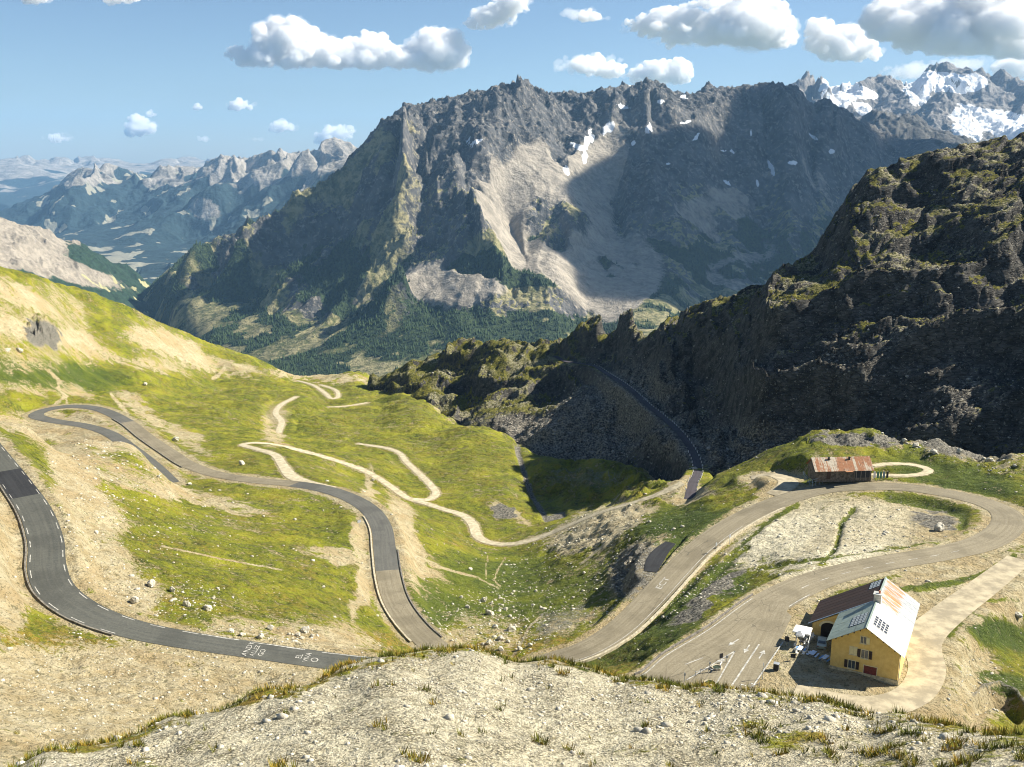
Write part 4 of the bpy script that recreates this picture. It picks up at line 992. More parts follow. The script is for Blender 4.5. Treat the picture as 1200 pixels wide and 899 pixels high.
M_KERBD = simple_mat('dark_kerb_stone', (.17, .155, .13), .9, .4, 1.5, .05)
def normals2(L):
    t = np.gradient(L[:, :2], axis=0); t /= np.linalg.norm(t, axis=1)[:, None] + 1e-9
    return np.stack([-t[:, 1], t[:, 0]], 1), t          # left-hand normal
def ribbon(name, L, mat, label=None, lift=0., kind='structure', frac=(-1, 1), na=6, parent=None, off=None):
    nrm, _ = normals2(L)
    S_ = np.concatenate([[0], np.cumsum(np.linalg.norm(np.diff(L[:, :2], axis=0), axis=1))])
    n = len(L); vs = []; uvs = []
    for j in range(na + 1):
        f = frac[0] + (frac[1] - frac[0]) * j / na
        o = f * L[:, 3] if off is None else off[0] + (off[1] - off[0]) * j / na + np.zeros(n)
        x = L[:, 0] + nrm[:, 0] * o; y = L[:, 1] + nrm[:, 1] * o
        z = L[:, 2] + lift + (.03 * (1 - (o / L[:, 3]) ** 2))
        vs.append(np.stack([x, y, z], 1)); uvs.append(np.stack([o, S_], 1))
    V_ = np.stack(vs, 1).reshape(-1, 3); UV = np.stack(uvs, 1).reshape(-1, 2)
    me = bpy.data.meshes.new(name)
    F_ = [(i * (na + 1) + j, i * (na + 1) + j + 1, (i + 1) * (na + 1) + j + 1, (i + 1) * (na + 1) + j) for i in range(n - 1) for j in range(na)]
    F_ = [f[::-1] for f in F_]
    me.from_pydata(V_.tolist(), [], F_)
    ul = me.uv_layers.new(name='lane')
    li = np.array([v for f in F_ for v in f]); ul.data.foreach_set('uv', UV[li].astype(np.float32).ravel())
    me.materials.append(mat)
    me.polygons.foreach_set('use_smooth', np.ones(len(F_), bool))
    o = bpy.data.objects.new(name, me); COL.objects.link(o)
    if parent is not None: o.parent = parent
    else: tag(o, label, kind=kind)
    return o
def near_i(L, u, v):
    uu, vv = proj(L[:, 0], L[:, 1], L[:, 2]); return int(np.argmin(np.hypot(uu - u, vv - v)))
def cut(L, a, b): return L[min(a, b):max(a, b) + 1]
ia = near_i(L_pass, 430, 779); ib = near_i(L_pass, 451, 668); ic = near_i(L_pass, 345, 567); idd = near_i(L_pass, 149, 494)
ihid = int(np.argmin(np.hypot(L_pass[:, 0] - HID(620, 156, 1)[0], L_pass[:, 1] - HID(620, 156, 1)[1])))
r1 = ribbon('road', L_pass[:ihid + 1], M_NEW, 'dark asphalt road curving down the left slope')
r2 = ribbon('road', L_pass[ihid:ib + 1], M_OLD, 'worn pale road round the wide hairpin past the inn')
r3 = ribbon('road', L_pass[ib:ic + 1], M_MID, 'grey asphalt bend of the lower road')
r3b = ribbon('road', L_pass[ic:idd + 1], M_OLD, 'worn stretch of the lower road climbing to the far hairpin')
r4 = ribbon('road', L_pass[idd:], M_MID, 'grey road round the small far hairpin at the left')
r5 = ribbon('road', L_tun, M_OLD, 'branch of pale road running toward the viewpoint beside the inn', lift=.03)
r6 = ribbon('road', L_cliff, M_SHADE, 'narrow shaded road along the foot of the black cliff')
for L_, nm_, lab in ((L_tm, 'dirt_track', 'long pale dirt track winding through the meadow'), (L_tl, 'dirt_track', 'looping dirt track branching right in the meadow'), (L_tf, 'dirt_track', 'short S-bend of dirt track farther up the valley'),
                     (L_tff, 'dirt_track', 'farthest little dirt loop near the valley lip'), (L_tlo, 'dirt_track', 'faint straight dirt track below the far loop'), (L_tb, 'dirt_track', 'small dirt loop right of the rusty barn'),
                     (L_yard, 'gravel_track', 'gravel drive curling round the inn'), (L_lay, 'gravel_track', 'gravel lay-by left of the rusty barn')):
    ribbon(nm_, L_, M_YARD if 'gravel' in nm_ else M_TRACK, lab, lift=.02)
ribbon('asphalt_patch', L_turn, M_BLACK, 'black asphalt turnout on the left edge of the lower right road', lift=.03)
# dark repair patches
k0, k1 = near_i(L_pass, 8, 552), near_i(L_pass, 30, 582)
ribbon('asphalt_patch', cut(L_pass, k0, k1), M_BLACK, lift=.02, frac=(-.97, .97), parent=r1)
def dashes(parent, L, a, b, off, on, gap, w=.16, name='lane_dash', frac=None, lift=.02):
    S_ = np.concatenate([[0], np.cumsum(np.linalg.norm(np.diff(L[:, :2], axis=0), axis=1))])
    nrm, _ = normals2(L)
    s = S_[min(a, b)]; e = S_[max(a, b)]
    while s < e:
        q = np.linspace(s, min(s + on, e), max(2, int(on / 1.5) + 1))
        C = np.stack([np.interp(q, S_, L[:, k]) for k in range(4)], 1)
        N_ = np.stack([np.interp(q, S_, nrm[:, k]) for k in range(2)], 1)
        o = off if frac is None else frac * C[:, 3]
        za = C[:, 2] + lift + .03 * (1 - (o / C[:, 3]) ** 2)
        vs = []
        for k in range(len(q)):
            oo = o if np.isscalar(o) else o[k]
            for sg in (-w, w): vs.append((C[k, 0] + N_[k, 0] * (oo + sg), C[k, 1] + N_[k, 1] * (oo + sg), float(za[k])))
        me = bpy.data.meshes.new(name)
        me.from_pydata(vs, [], [(2 * k, 2 * k + 2, 2 * k + 3, 2 * k + 1)[::-1] for k in range(len(q) - 1)])
        me.materials.append(M_PAINT)
        ob = bpy.data.objects.new(name, me); COL.objects.link(ob); ob.parent = parent
        s += on + gap
dashes(r1, L_pass, 0, near_i(L_pass, 390, 772), None, 3.0, 3.4, .09, frac=.86)
dashes(r1, L_pass, 0, near_i(L_pass, 150, 737), None, 3.0, 3.4, .09, frac=-.86)
dashes(r1, L_pass, near_i(L_pass, 230, 752), near_i(L_pass, 430, 779), None, 7, 5, .12, frac=.9)
dashes(r2, L_pass, near_i(L_pass, 765, 803), near_i(L_pass, 900, 708), None, 60, 1, .09, 'edge_line', frac=.88)
dashes(r2, L_pass, near_i(L_pass, 935, 690), near_i(L_pass, 1130, 643), -.6, 3.0, 4.2, .09)
dashes(r2, L_pass, near_i(L_pass, 905, 705), near_i(L_pass, 930, 692), None, 14, 1, .12, 'edge_line', frac=-.86)
dashes(r2, L_pass, near_i(L_pass, 860, 613), near_i(L_pass, 640, 776), None, 200, 1, .08, 'edge_line', frac=.82)
dashes(r5, L_tun, 0, len(L_tun) - 1, None, 80, 1, .09, 'edge_line', frac=.86)
def quadmark(parent, pts, name, z=.065, zf=None):
    vs = [(*PZ(u, v, 0)[:2], z) for u, v in pts]
    me = bpy.data.meshes.new(name); me.from_pydata(vs, [], [tuple(range(len(vs)))]); me.materials.append(M_PAINT)
    bm = bmesh.new(); bm.from_mesh(me); bmesh.ops.recalc_face_normals(bm, faces=bm.faces)
    if bm.faces[:][0].normal.z < 0: bmesh.ops.reverse_faces(bm, faces=bm.faces)
    bmesh.ops.triangulate(bm, faces=bm.faces); bm.to_mesh(me); bm.free()
    o = bpy.data.objects.new(name, me); COL.objects.link(o); o.parent = parent; return o
def arrow(parent, tail, tip):
    a = np.array(PZ(*tail, 0)[:2]); b = np.array(PZ(*tip, 0)[:2]); d = b - a; L_ = np.linalg.norm(d); d /= L_; n = np.array([-d[1], d[0]])
    hl, hw, w = L_ * .42, L_ * .15, L_ * .035
    P_ = [a + n * w, b - d * hl + n * w, b - d * hl + n * hw, b, b - d * hl - n * hw, b - d * hl - n * w, a - n * w]
    me = bpy.data.meshes.new('lane_arrow'); me.from_pydata([(p[0], p[1], .075) for p in P_], [], [(0, 1, 5, 6), (2, 3, 4)])
    me.materials.append(M_PAINT)
    o = bpy.data.objects.new('lane_arrow', me); COL.objects.link(o); o.parent = parent
arrow(r2, (865.5, 749.5), (853.5, 757)); arrow(r2, (878.5, 756), (872, 765.5)); arrow(r2, (889.5, 772), (896, 762))
def pline(parent, a, b, w=.13, name='lane_line'):
    p, q = np.array(PZ(*a, 0)[:2]), np.array(PZ(*b, 0)[:2]); d = (q - p) / np.linalg.norm(q - p); n = np.array([-d[1], d[0]]) * w
    me = bpy.data.meshes.new(name); me.from_pydata([(*(p - n), .07), (*(q - n), .07), (*(q + n), .07), (*(p + n), .07)], [], [(0, 1, 2, 3)]); me.materials.append(M_PAINT)
    o = bpy.data.objects.new(name, me); COL.objects.link(o); o.parent = parent
pline(r2, (889.5, 755.5), (857, 804.5), .15); pline(r2, (861, 763.5), (836, 808)); pline(r2, (861, 763.5), (805, 797)); pline(r2, (918, 752), (882, 805))
pline(r2, (803, 779), (824, 771), .10)
# the junction fan between the two branches
J = [PZ(u, v, 0) for u, v in ((905, 700), (862, 733), (800, 768), (742, 800), (790, 812), (840, 812), (880, 812), (905, 770), (928, 722))]
me = bpy.data.meshes.new('junction'); me.from_pydata([(p[0], p[1], -.06) for p in J], [], [tuple(range(len(J)))[::-1]]); me.materials.append(M_OLD)
_ul = me.uv_layers.new(name='lane'); _li = [v for v in reversed(range(len(J)))]
for k_, vi in enumerate(_li): _ul.data[k_].uv = (J[vi][0] * .9 - J[vi][1] * .4, J[vi][1])
o = bpy.data.objects.new('road_junction', me); COL.objects.link(o); tag(o, 'wide pale asphalt where the two branches meet beside the inn', kind='structure')
# painted scrawls
def scrawl(parent, txt, u, v, z, size, ang, sx=1.):
    c = bpy.data.curves.new('painted_words', 'FONT'); c.body = txt; c.size = size; c.align_x = 'CENTER'; c.align_y = 'CENTER'
    t = bpy.data.objects.new('painted_words', c); COL.objects.link(t)
    dg = bpy.context.evaluated_depsgraph_get(); m = bpy.data.meshes.new_from_object(t.evaluated_get(dg)); bpy.data.objects.remove(t)
    m.materials.clear(); m.materials.append(M_PAINT)
    o = bpy.data.objects.new('painted_words', m); COL.objects.link(o); p = PZ(u, v, z)
    i = int(np.argmin(np.hypot(L_pass[:, 0] - p[0], L_pass[:, 1] - p[1]))); g2 = np.gradient(L_pass[:, 2])[i] / (np.linalg.norm(np.gradient(L_pass[:, :2], axis=0)[i]) + 1e-6)
    o.location = (p[0], p[1], L_pass[i, 2] + .09); o.rotation_euler = (0, 0, ang); o.scale = (sx, 1, 1); o.parent = parent
    t_ = normals2(L_pass)[1][i]; d3 = Vector((t_[0], t_[1], g2)).normalized(); n3 = Vector((-t_[1], t_[0], 0)); up = d3.cross(n3)
    M3 = Matrix((d3, n3, up)).transposed(); o.rotation_euler = (M3 @ Matrix.Rotation(ang, 3, 'Z')).to_euler()
scrawl(r1, 'ANDY', 291, 762, 5, 1.4, R(90), 1.3); scrawl(r1, 'ALLEZ', 299, 763, 5, 1.2, R(90), 1.2); scrawl(r1, 'GO', 307, 764, 5, 1.3, R(90), 1.2); scrawl(r1, 'EL', 351, 770, 4, 1.6, R(90)); scrawl(r1, 'O', 369, 772, 4, 1.9, R(90))
scrawl(r1, 'VIVA', 360, 770, 4, 1.3, R(90), 1.2)
scrawl(r2, 'ECT', 777, 684, -16, 2.3, R(180), 1.6)
# kerbs and low parapets swept along the road edge
def kerb(name, L, a, b, side, off, w, h, mat, label, cat):
    C = cut(L, a, b); nrm, _ = normals2(C); n = len(C); vs = []
    for k in range(n):
        e = side * (C[k, 3] + off)
        jit = random.uniform(-.05, .05)
        for s_, zz in ((-w / 2, -.5), (-w / 2, h + jit), (w / 2, h + jit), (w / 2, -.5)):
            vs.append((C[k, 0] + nrm[k, 0] * (e + s_), C[k, 1] + nrm[k, 1] * (e + s_), C[k, 2] + zz))
    F_ = []
    for k in range(n - 1):
        for j in range(3): F_.append((k * 4 + j, (k + 1) * 4 + j, (k + 1) * 4 + j + 1, k * 4 + j + 1))
    F_ += [(0, 1, 2, 3), tuple((n - 1) * 4 + j for j in (3, 2, 1, 0))]
    me = bpy.data.meshes.new(name); me.from_pydata(vs, [], F_); me.materials.append(mat)
    bm = bmesh.new(); bm.from_mesh(me); bmesh.ops.recalc_face_normals(bm, faces=bm.faces); bm.to_mesh(me); bm.free()
    o = bpy.data.objects.new(name, me); COL.objects.link(o); tag(o, label, cat); return o
kerb('low_wall', L_pass, near_i(L_pass, 905, 591), near_i(L_pass, 645, 775), 1, .9, .5, .55, M_KERB, 'long pale stone parapet along the near edge of the lower right road', 'wall')
kerb('low_wall', L_pass, near_i(L_pass, 440, 604), near_i(L_pass, 500, 748), 1, .5, .45, .3, M_KERB, 'pale stone parapet on the left edge of the bending lower road', 'wall')
kerb('low_wall', L_pass, near_i(L_pass, 451, 645), near_i(L_pass, 500, 750), -1, .5, .35, .22, M_KERBD, 'dark stone edging on the right of the bending lower road', 'wall')
kerb('low_wall', L_pass, near_i(L_pass, 5, 548), near_i(L_pass, 150, 737), -1, .35, .3, .25, M_KERBD, 'dark stone edging under the outer curve of the upper left road', 'wall')
kerb('low_wall', L_pass, near_i(L_pass, 225, 545), near_i(L_pass, 140, 490), 1, .4, .4, .3, M_KERBD, 'dark retaining wall below the road climbing to the far hairpin', 'wall')
kerb('low_wall', L_pass, near_i(L_pass, 765, 803), near_i(L_pass, 905, 706), 1, .35, .3, .35, M_KERBD, 'thin dark kerb along the outer edge of the junction', 'wall')
# marker stones along the cliff road
nrm, _ = normals2(L_cliff)
m_post = simple_mat('white_marker', (.75, .75, .74), .7, .1)
pm = None
for side in (-1, 1):
    s = 0
    for k in range(6, len(L_cliff) - 40, 3):
        if side == 1 and L_cliff[k, 1] > 430: continue
        x = L_cliff[k, 0] + side * nrm[k, 0] * (L_cliff[k, 3] + .2); y = L_cliff[k, 1] + side * nrm[k, 1] * (L_cliff[k, 3] + .2)
        if pm is None:
            bm = bmesh.new(); bmesh.ops.create_cone(bm, cap_ends=True, segments=6, radius1=.22, radius2=.14, depth=.9, matrix=Matrix.Translation((0, 0, .35)))
            pm = bpy.data.meshes.new('marker_stone'); bm.to_mesh(pm); bm.free(); pm.materials.append(m_post)
        o = bpy.data.objects.new('marker_stone', pm); COL.objects.link(o); o.location = (x, y, L_cliff[k, 2])
        tag(o, 'white marker stone on the edge of the shaded cliff road', 'marker stone', 'white marker stones along the cliff road')
print('roads', round(time.time() - T0, 1))
# ------------------------------------------------------------------ building helpers
def mesh_obj(name, bm, mat, parent=None, loc=None):
    me = bpy.data.meshes.new(name); bm.to_mesh(me); bm.free()
    for m in (mat if isinstance(mat, (list, tuple)) else [mat]): me.materials.append(m)
    o = bpy.data.objects.new(name, me); COL.objects.link(o)
    if parent is not None: o.parent = parent
    if loc: o.location = loc
    return o
def bx(bm, x0, x1, y0, y1, z0, z1, M=None):
    vs = [bm.verts.new(p) for p in ((x0, y0, z0), (x1, y0, z0), (x1, y1, z0), (x0, y1, z0), (x0, y0, z1), (x1, y0, z1), (x1, y1, z1), (x0, y1, z1))]
    for f in ((0, 3, 2, 1), (4, 5, 6, 7), (0, 1, 5, 4), (1, 2, 6, 5), (2, 3, 7, 6), (3, 0, 4, 7)): bm.faces.new([vs[i] for i in f])
    if M is not None: bmesh.ops.transform(bm, matrix=M, verts=vs)
    return vs
def box(name, x0, x1, y0, y1, z0, z1, mat, parent=None, M=None):
    bm = bmesh.new(); bx(bm, x0, x1, y0, y1, z0, z1, M); return mesh_obj(name, bm, mat, parent)
def bar(bm, a, b, r, n=6):
    a, b = Vector(a), Vector(b); d = b - a
    M = Matrix.Translation((a + b) / 2) @ d.to_track_quat('Z', 'Y').to_matrix().to_4x4()
    bmesh.ops.create_cone(bm, cap_ends=True, segments=n, radius1=r, radius2=r, depth=d.length, matrix=M)
def empty(name, loc, rz, label, cat, group=None):
    o = bpy.data.objects.new(name, None); COL.objects.link(o); o.location = loc; o.rotation_euler = (0, 0, rz); o.empty_display_size = 1
    return tag(o, label, cat, group)
def prism(bm, prof, y0, y1):
    """extrude a polygon given in (x, z) along y"""
    a = [bm.verts.new((x, y0, z)) for x, z in prof]; b = [bm.verts.new((x, y1, z)) for x, z in prof]
    bm.faces.new(a); bm.faces.new(b[::-1])
    n = len(prof)
    for i in range(n): bm.faces.new((a[i], b[i], b[(i + 1) % n], a[(i + 1) % n]))
# ------------------------------------------------------------------ the inn
IN_ANG = R(-28)
IN_N = Vector((62.6, 159.6, 0))                       # on the ground under the near end of the ridge
inn = empty('mountain_inn', IN_N, IN_ANG, 'yellow mountain inn with patched metal roof beside the junction', 'inn')
inn_inv = (Matrix.Translation(IN_N) @ Matrix.Rotation(IN_ANG, 4, 'Z')).inverted()
def on_wall(u, v, yl):
    """where the sight line of a pixel meets the inn's plane y = yl"""
    r = Vector(ray(u, v)); o = inn_inv @ Vector((0, 0, CZ)); d = inn_inv.to_3x3() @ r
    t = (yl - o.y) / d.y; p = o + d * t; return p.x, p.z
M_YEL = NT('yellow_render'); _P = M_YEL.obj(); _n = M_YEL.noise(_P, 1.2, 6, .7); _s = M_YEL.noise(M_YEL.scale(_P, (2, 2, .25)), 1, 4, .6)
M_YEL.color(M_YEL.mix(M_YEL.rng(_s, .5, .75, 0, .4), M_YEL.mix(M_YEL.rng(_n, .3, .7), (.66, .46, .15), (.78, .58, .22)), (.55, .36, .12))); M_YEL.bump(_n, .03); M_YEL = M_YEL.m
M_TRIM = simple_mat('pale_trim', (.72, .64, .42), .85, .1)
M_SHUT = simple_mat('dark_shutter', (.045, .03, .028), .7, .3)
M_SHUTP = simple_mat('cream_shutter', (.74, .66, .40), .7, .08)
M_GLASS = simple_mat('window_glass', (.06, .075, .09), .12, .2, 2, 0, spec=.8)
M_RED = simple_mat('dark_red_door', (.16, .035, .03), .6, .3)
M_WOOD = simple_mat('dark_roof_timber', (.07, .045, .03), .85, .3)
def metal(name, col, r=.55, rust=None, metal_=.35):
    nt = NT(name); P = nt.obj()
    oi = nt.new('ShaderNodeObjectInfo')
    st = nt.noise(nt.scale(P, (1.2, 1.2, .25)), 1, 5, .65)
    k = nt.math('ADD', .82, nt.math('MULTIPLY', oi.outputs['Random'], .30))
    c = nt.mix(nt.rng(st, .35, .7), tuple(x * .78 for x in col), tuple(min(1, x * 1.08) for x in col))
    if rust:
        sx = nt.new('ShaderNodeSeparateXYZ'); nt.l.new(P, sx.inputs[0])
        band = nt.rng(nt.math('ABSOLUTE', nt.math('SUBTRACT', sx.outputs[0], 2.2)), 1.2, 2.6, 0.10, -.14)
        c = nt.mix(nt.rng(nt.math('ADD', nt.noise(nt.scale(P, (.22, 1.7, .2)), 1, 5, .7), band), rust[3], rust[3] + .10), c, rust[:3])
    c = nt.mix(1., c, k, 'MULTIPLY')
    nt.color(c); nt.rough(r); nt.b.inputs['Metallic'].default_value = metal_
    nt.b.inputs['Specular IOR Level'].default_value = .4
    return nt.m
M_RW = metal('white_roof_metal', (.52, .52, .49), .6, None, 0)
M_RG = metal('grey_green_roof_metal', (.27, .33, .28), .55, None, .0)
M_RD = metal('dark_brown_roof_metal', (.035, .016, .013), .95, (.06, .025, .018, .5), .0)
M_RR = metal('streaked_roof_metal', (.33, .35, .36), .6, (.42, .15, .04, .53), .0)
M_RB = metal('blue_grey_flashing', (.22, .30, .38), .5, None, .1)
SL = math.tan(R(32)); RZ0 = 9.6; HWX = 6.5            # roof pitch, ridge height, roof half width
def rz(x): return RZ0 - abs(x) * SL
# walls: one closed body for the front wing, one for the rear wing with its low left side
bm = bmesh.new(); prism(bm, [(-5.8, -1.2), (5.8, -1.2), (5.8, rz(5.8) - .25), (0, RZ0 - .25), (-5.8, rz(5.8) - .25)], 1.0, 13.0); mesh_obj('wall', bm, M_YEL, inn)
bm = bmesh.new(); prism(bm, [(-11.4, -1.2), (5.8, -1.2), (5.8, rz(5.8) - .25), (0, RZ0 - .25), (-11.4, rz(11.4) - .25)], 13.003, 23.6); mesh_obj('wall', bm, M_YEL, inn)
def sheet(x0, x1, y0, y1, mat, t=.06, name='roof_sheet', lift=0.0):
    """a roof sheet lying on the slope between x0 and x1 (same sign)"""
    bm = bmesh.new()
    v = []
    for dz in (0, t):
        for x, y in ((x0, y0), (x1, y0), (x1, y1), (x0, y1)): v.append(bm.verts.new((x, y, rz(x) + dz + lift)))
    for f in ((0, 3, 2, 1), (4, 5, 6, 7), (0, 1, 5, 4), (1, 2, 6, 5), (2, 3, 7, 6), (3, 0, 4, 7)): bm.faces.new([v[i] for i in f])
    bmesh.ops.recalc_face_normals(bm, faces=bm.faces)
    # standing seams
    return mesh_obj(name, bm, mat, inn)
g_ = .05
ys = np.linspace(0, 13, 5)
for a, b in zip(ys[:-1], ys[1:]):
    sheet(-6.6, -2.0 - g_, a + g_, b - g_, M_RG); sheet(-2.0, -.02, a + g_, b - g_, M_RG, lift=.015)
    sheet(.02, 3.4, a + g_ * .4, b - g_ * .4, M_RW, lift=.01); sheet(3.42, 6.7, a + g_ * .4, b - g_ * .4, M_RW)
ys = np.linspace(13, 24.4, 8)
for i_, (a, b) in enumerate(zip(ys[:-1], ys[1:])):
    sheet(-12.2, -6.1, a + .06, b - .02, M_RD, lift=.01); sheet(-6.08, -.02, a + .06, b - .02, M_RD, lift=.02)
    sheet(.02, 6.7, a + .04, b - .02, M_RR, lift=.01)
sheet(-12.25, -.05, 12.7, 13.05, M_RB, t=.10, name='flashing', lift=.02)
bm = bmesh.new(); bx(bm, -.14, .14, -.05, 24.5, RZ0 + .02, RZ0 + .13); mesh_obj('ridge_cap', bm, M_RG, inn)
# rafters under the front verge and eaves
for x in np.linspace(-6, 6, 13):
    box('rafter_end', x - .09, x + .09, .15, 1.0, rz(x) - .30, rz(x) - .08, M_WOOD, inn)
# light panels in grids (solar and roof lights)
def grid_panel(x0, x1, y0, y1, nx, ny, dark, frame, name='roof_panel'):
    bm = bmesh.new(); v = []
    for dz in (.05, .14):
        for x, y in ((x0, y0), (x1, y0), (x1, y1), (x0, y1)): v.append(bm.verts.new((x, y, rz(x) + dz)))
    for f in ((0, 3, 2, 1), (4, 5, 6, 7), (0, 1, 5, 4), (1, 2, 6, 5), (2, 3, 7, 6), (3, 0, 4, 7)): bm.faces.new([v[i] for i in f])
    bmesh.ops.recalc_face_normals(bm, faces=bm.faces)
    pn = mesh_obj(name, bm, frame, inn)
    dx, dy = (x1 - x0) / nx, (y1 - y0) / ny
    for i in range(nx):
        for j in range(ny):
            bm = bmesh.new(); v = []
            xa, xb, ya, yb = x0 + dx * (i + .14), x0 + dx * (i + .86), y0 + dy * (j + .14), y0 + dy * (j + .86)
            for dz in (.10, .17):
                for x, y in ((xa, ya), (xb, ya), (xb, yb), (xa, yb)): v.append(bm.verts.new((x, y, rz(x) + dz)))
            for f in ((0, 3, 2, 1), (4, 5, 6, 7), (0, 1, 5, 4), (1, 2, 6, 5), (2, 3, 7, 6), (3, 0, 4, 7)): bm.faces.new([v[q] for q in f])
            bmesh.ops.recalc_face_normals(bm, faces=bm.faces)
            mesh_obj('pane', bm, dark, pn)
M_PANE = simple_mat('dark_panel', (.018, .022, .035), .25, .2, 2, 0, spec=.6)
M_PFR = simple_mat('panel_frame', (.42, .46, .46), .5, .1)
grid_panel(-3.3, -.7, 3.0, 7.6, 4, 6, M_PFR, M_PANE)
grid_panel(-2.6, -.6, 20.3, 23.8, 3, 4, M_PFR, M_PANE)
grid_panel(.7, 3.2, 3.0, 6.8, 4, 4, M_PANE, M_RW)
# chimney
ch = box('chimney', -.55, .75, 12.2, 13.5, RZ0 - .8, RZ0 + 1.3, simple_mat('chimney_render', (.62, .58, .50), .9, .15), inn)
box('chimney_cap', -.7, .9, 12.05, 13.65, RZ0 + 1.3, RZ0 + 1.45, M_RW, ch)
bm = bmesh.new(); bar(bm, (.35, 12.9, RZ0 + 1.45), (.35, 12.9, RZ0 + 1.95), .18, 8); mesh_obj('chimney_pot', bm, simple_mat('terracotta', (.45, .16, .08)), ch)
# windows placed on the gable (plane y = 1)
def window(u, v, w, h, yl=1.0, shutters='open', door=False, sh=M_SHUT):
    x, z = on_wall(u, v, yl)
    fr = bmesh.new()
    for a in ((x - w / 2 - .12, x - w / 2, z - h / 2 - .12, z + h / 2 + .12), (x + w / 2, x + w / 2 + .12, z - h / 2 - .12, z + h / 2 + .12), (x - w / 2, x + w / 2, z + h / 2, z + h / 2 + .12), (x - w / 2, x + w / 2, z - h / 2 - .12, z - h / 2)):
        bx(fr, a[0], a[1], yl - .07, yl - .002, a[2], a[3])
    if not door: bx(fr, x - .03, x + .03, yl - .05, yl - .03, z - h / 2, z + h / 2)
    W_ = mesh_obj('door' if door else 'window', fr, M_TRIM, inn)
    if shutters != 'closed': box('door_leaf' if door else 'pane', x - w / 2, x + w / 2, yl - .03, yl - .004, z - h / 2, z + h / 2, M_RED if door else M_GLASS, W_)
    if shutters == 'open':
        for s in (-1, 1):
            c = x + s * (w / 2 + .14 + w * .24)
            box('shutter', c - w * .24, c + w * .24, yl - .13, yl - .075, z - h / 2, z + h / 2, sh, W_)
    elif shutters == 'right':
        c = x + w / 2 + .14 + w * .24; box('shutter', c - w * .24, c + w * .24, yl - .13, yl - .075, z - h / 2, z + h / 2, M_SHUTP, W_)
    elif shutters == 'closed':
        for s in (-1, 1): box('shutter', min(x, x + s * w / 2) + .02, max(x, x + s * w / 2) - .02, yl - .12, yl - .004, z - h / 2, z + h / 2, sh, W_)
    if not door: box('sill', x - w / 2 - .2, x + w / 2 + .2, yl - .16, yl - .071, z - h / 2 - .2, z - h / 2 - .12, M_TRIM, W_)
window(1012.0, 750.0, .95, 1.25, shutters='right')
window(1000.3, 762.5, 1.25, 1.35, shutters='closed', sh=M_SHUTP)
window(1013.3, 766.5, 1.15, 1.55)
window(998, 778.5, 1.15, 1.5)
window(1019.5, 787.0, 2.2, 2.0, shutters='none', door=True)
# big arch in the wall facing the yard (plane y = 13.003)
xa, za = -8.2, 0
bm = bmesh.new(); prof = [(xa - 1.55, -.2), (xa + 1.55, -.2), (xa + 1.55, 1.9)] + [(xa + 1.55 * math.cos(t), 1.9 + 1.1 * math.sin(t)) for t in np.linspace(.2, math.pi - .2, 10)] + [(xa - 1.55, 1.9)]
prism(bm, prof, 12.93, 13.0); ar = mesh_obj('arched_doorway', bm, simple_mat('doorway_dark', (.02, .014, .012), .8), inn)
bm = bmesh.new()
for t0, t1 in zip(np.linspace(0, math.pi, 13)[:-1], np.linspace(0, math.pi, 13)[1:]):
    q = [(xa + r_ * math.cos(t), 1.9 + (r_ - .45) * math.sin(t)) for r_, t in ((1.55, t0), (1.95, t0), (1.95, t1), (1.55, t1))]; prism(bm, q, 12.86, 12.925)
bmesh.ops.recalc_face_normals(bm, faces=bm.faces); mesh_obj('arch_stones', bm, M_TRIM, inn)
box('drainpipe', 5.85, 5.97, .95, 1.07, -1, rz(6) - .2, M_RB, inn)
box('plinth', -5.95, 5.95, .86, .997, -1.2, .45, simple_mat('stone_plinth', (.50, .44, .30), .9, .3, 2), inn)
for s in (1,): box('wall_window', 0, 0, 0, 0, 0, 0, M_GLASS, inn) if False else None
# ------------------------------------------------------------------ things in the yard
def G(u, v, z=0.): return Vector(PZ(u, v, z))
M_WHITE = simple_mat('white_canvas', (.85, .84, .80), .8, .05)
M_STEEL = simple_mat('grey_steel', (.38, .40, .42), .45, .15, 2, 0, .3)
M_BLUE = simple_mat('blue_plastic', (.16, .34, .62), .5, .15)
M_PALEB = simple_mat('pale_blue_top', (.62, .74, .88), .5, .1)
M_DARK = simple_mat('dark_paint', (.03, .03, .035), .6, .2)
def parasol(u, v, s, label):
    p = G(u, v); t = empty('garden_parasol', (p.x, p.y, 0), IN_ANG, label, 'parasol')
    bm = bmesh.new(); bar(bm, (0, 0, 0), (0, 0, 3.0), .04); mesh_obj('pole', bm, M_STEEL, t)
    bm = bmesh.new(); top = bm.verts.new((0, 0, 3.25)); rim = [bm.verts.new((s * x, s * y, 2.55)) for x, y in ((-1, -1), (0, -1.04), (1, -1), (1.04, 0), (1, 1), (0, 1.04), (-1, 1), (-1.04, 0))]
    low = [bm.verts.new((q.co.x, q.co.y, 2.3)) for q in rim]
    for i in range(8): bm.faces.new((rim[i], rim[(i + 1) % 8], top)); bm.faces.new((low[i], low[(i + 1) % 8], rim[(i + 1) % 8], rim[i]))
    mesh_obj('canopy', bm, M_WHITE, t)
    bm = bmesh.new(); bx(bm, -.35, .35, -.35, .35, 0, .12); mesh_obj('base', bm, M_DARK, t)
parasol(939.5, 752, 1.55, 'white square parasol standing in the shaded yard')
parasol(937, 757.5, .75, 'small white parasol below the large square one')
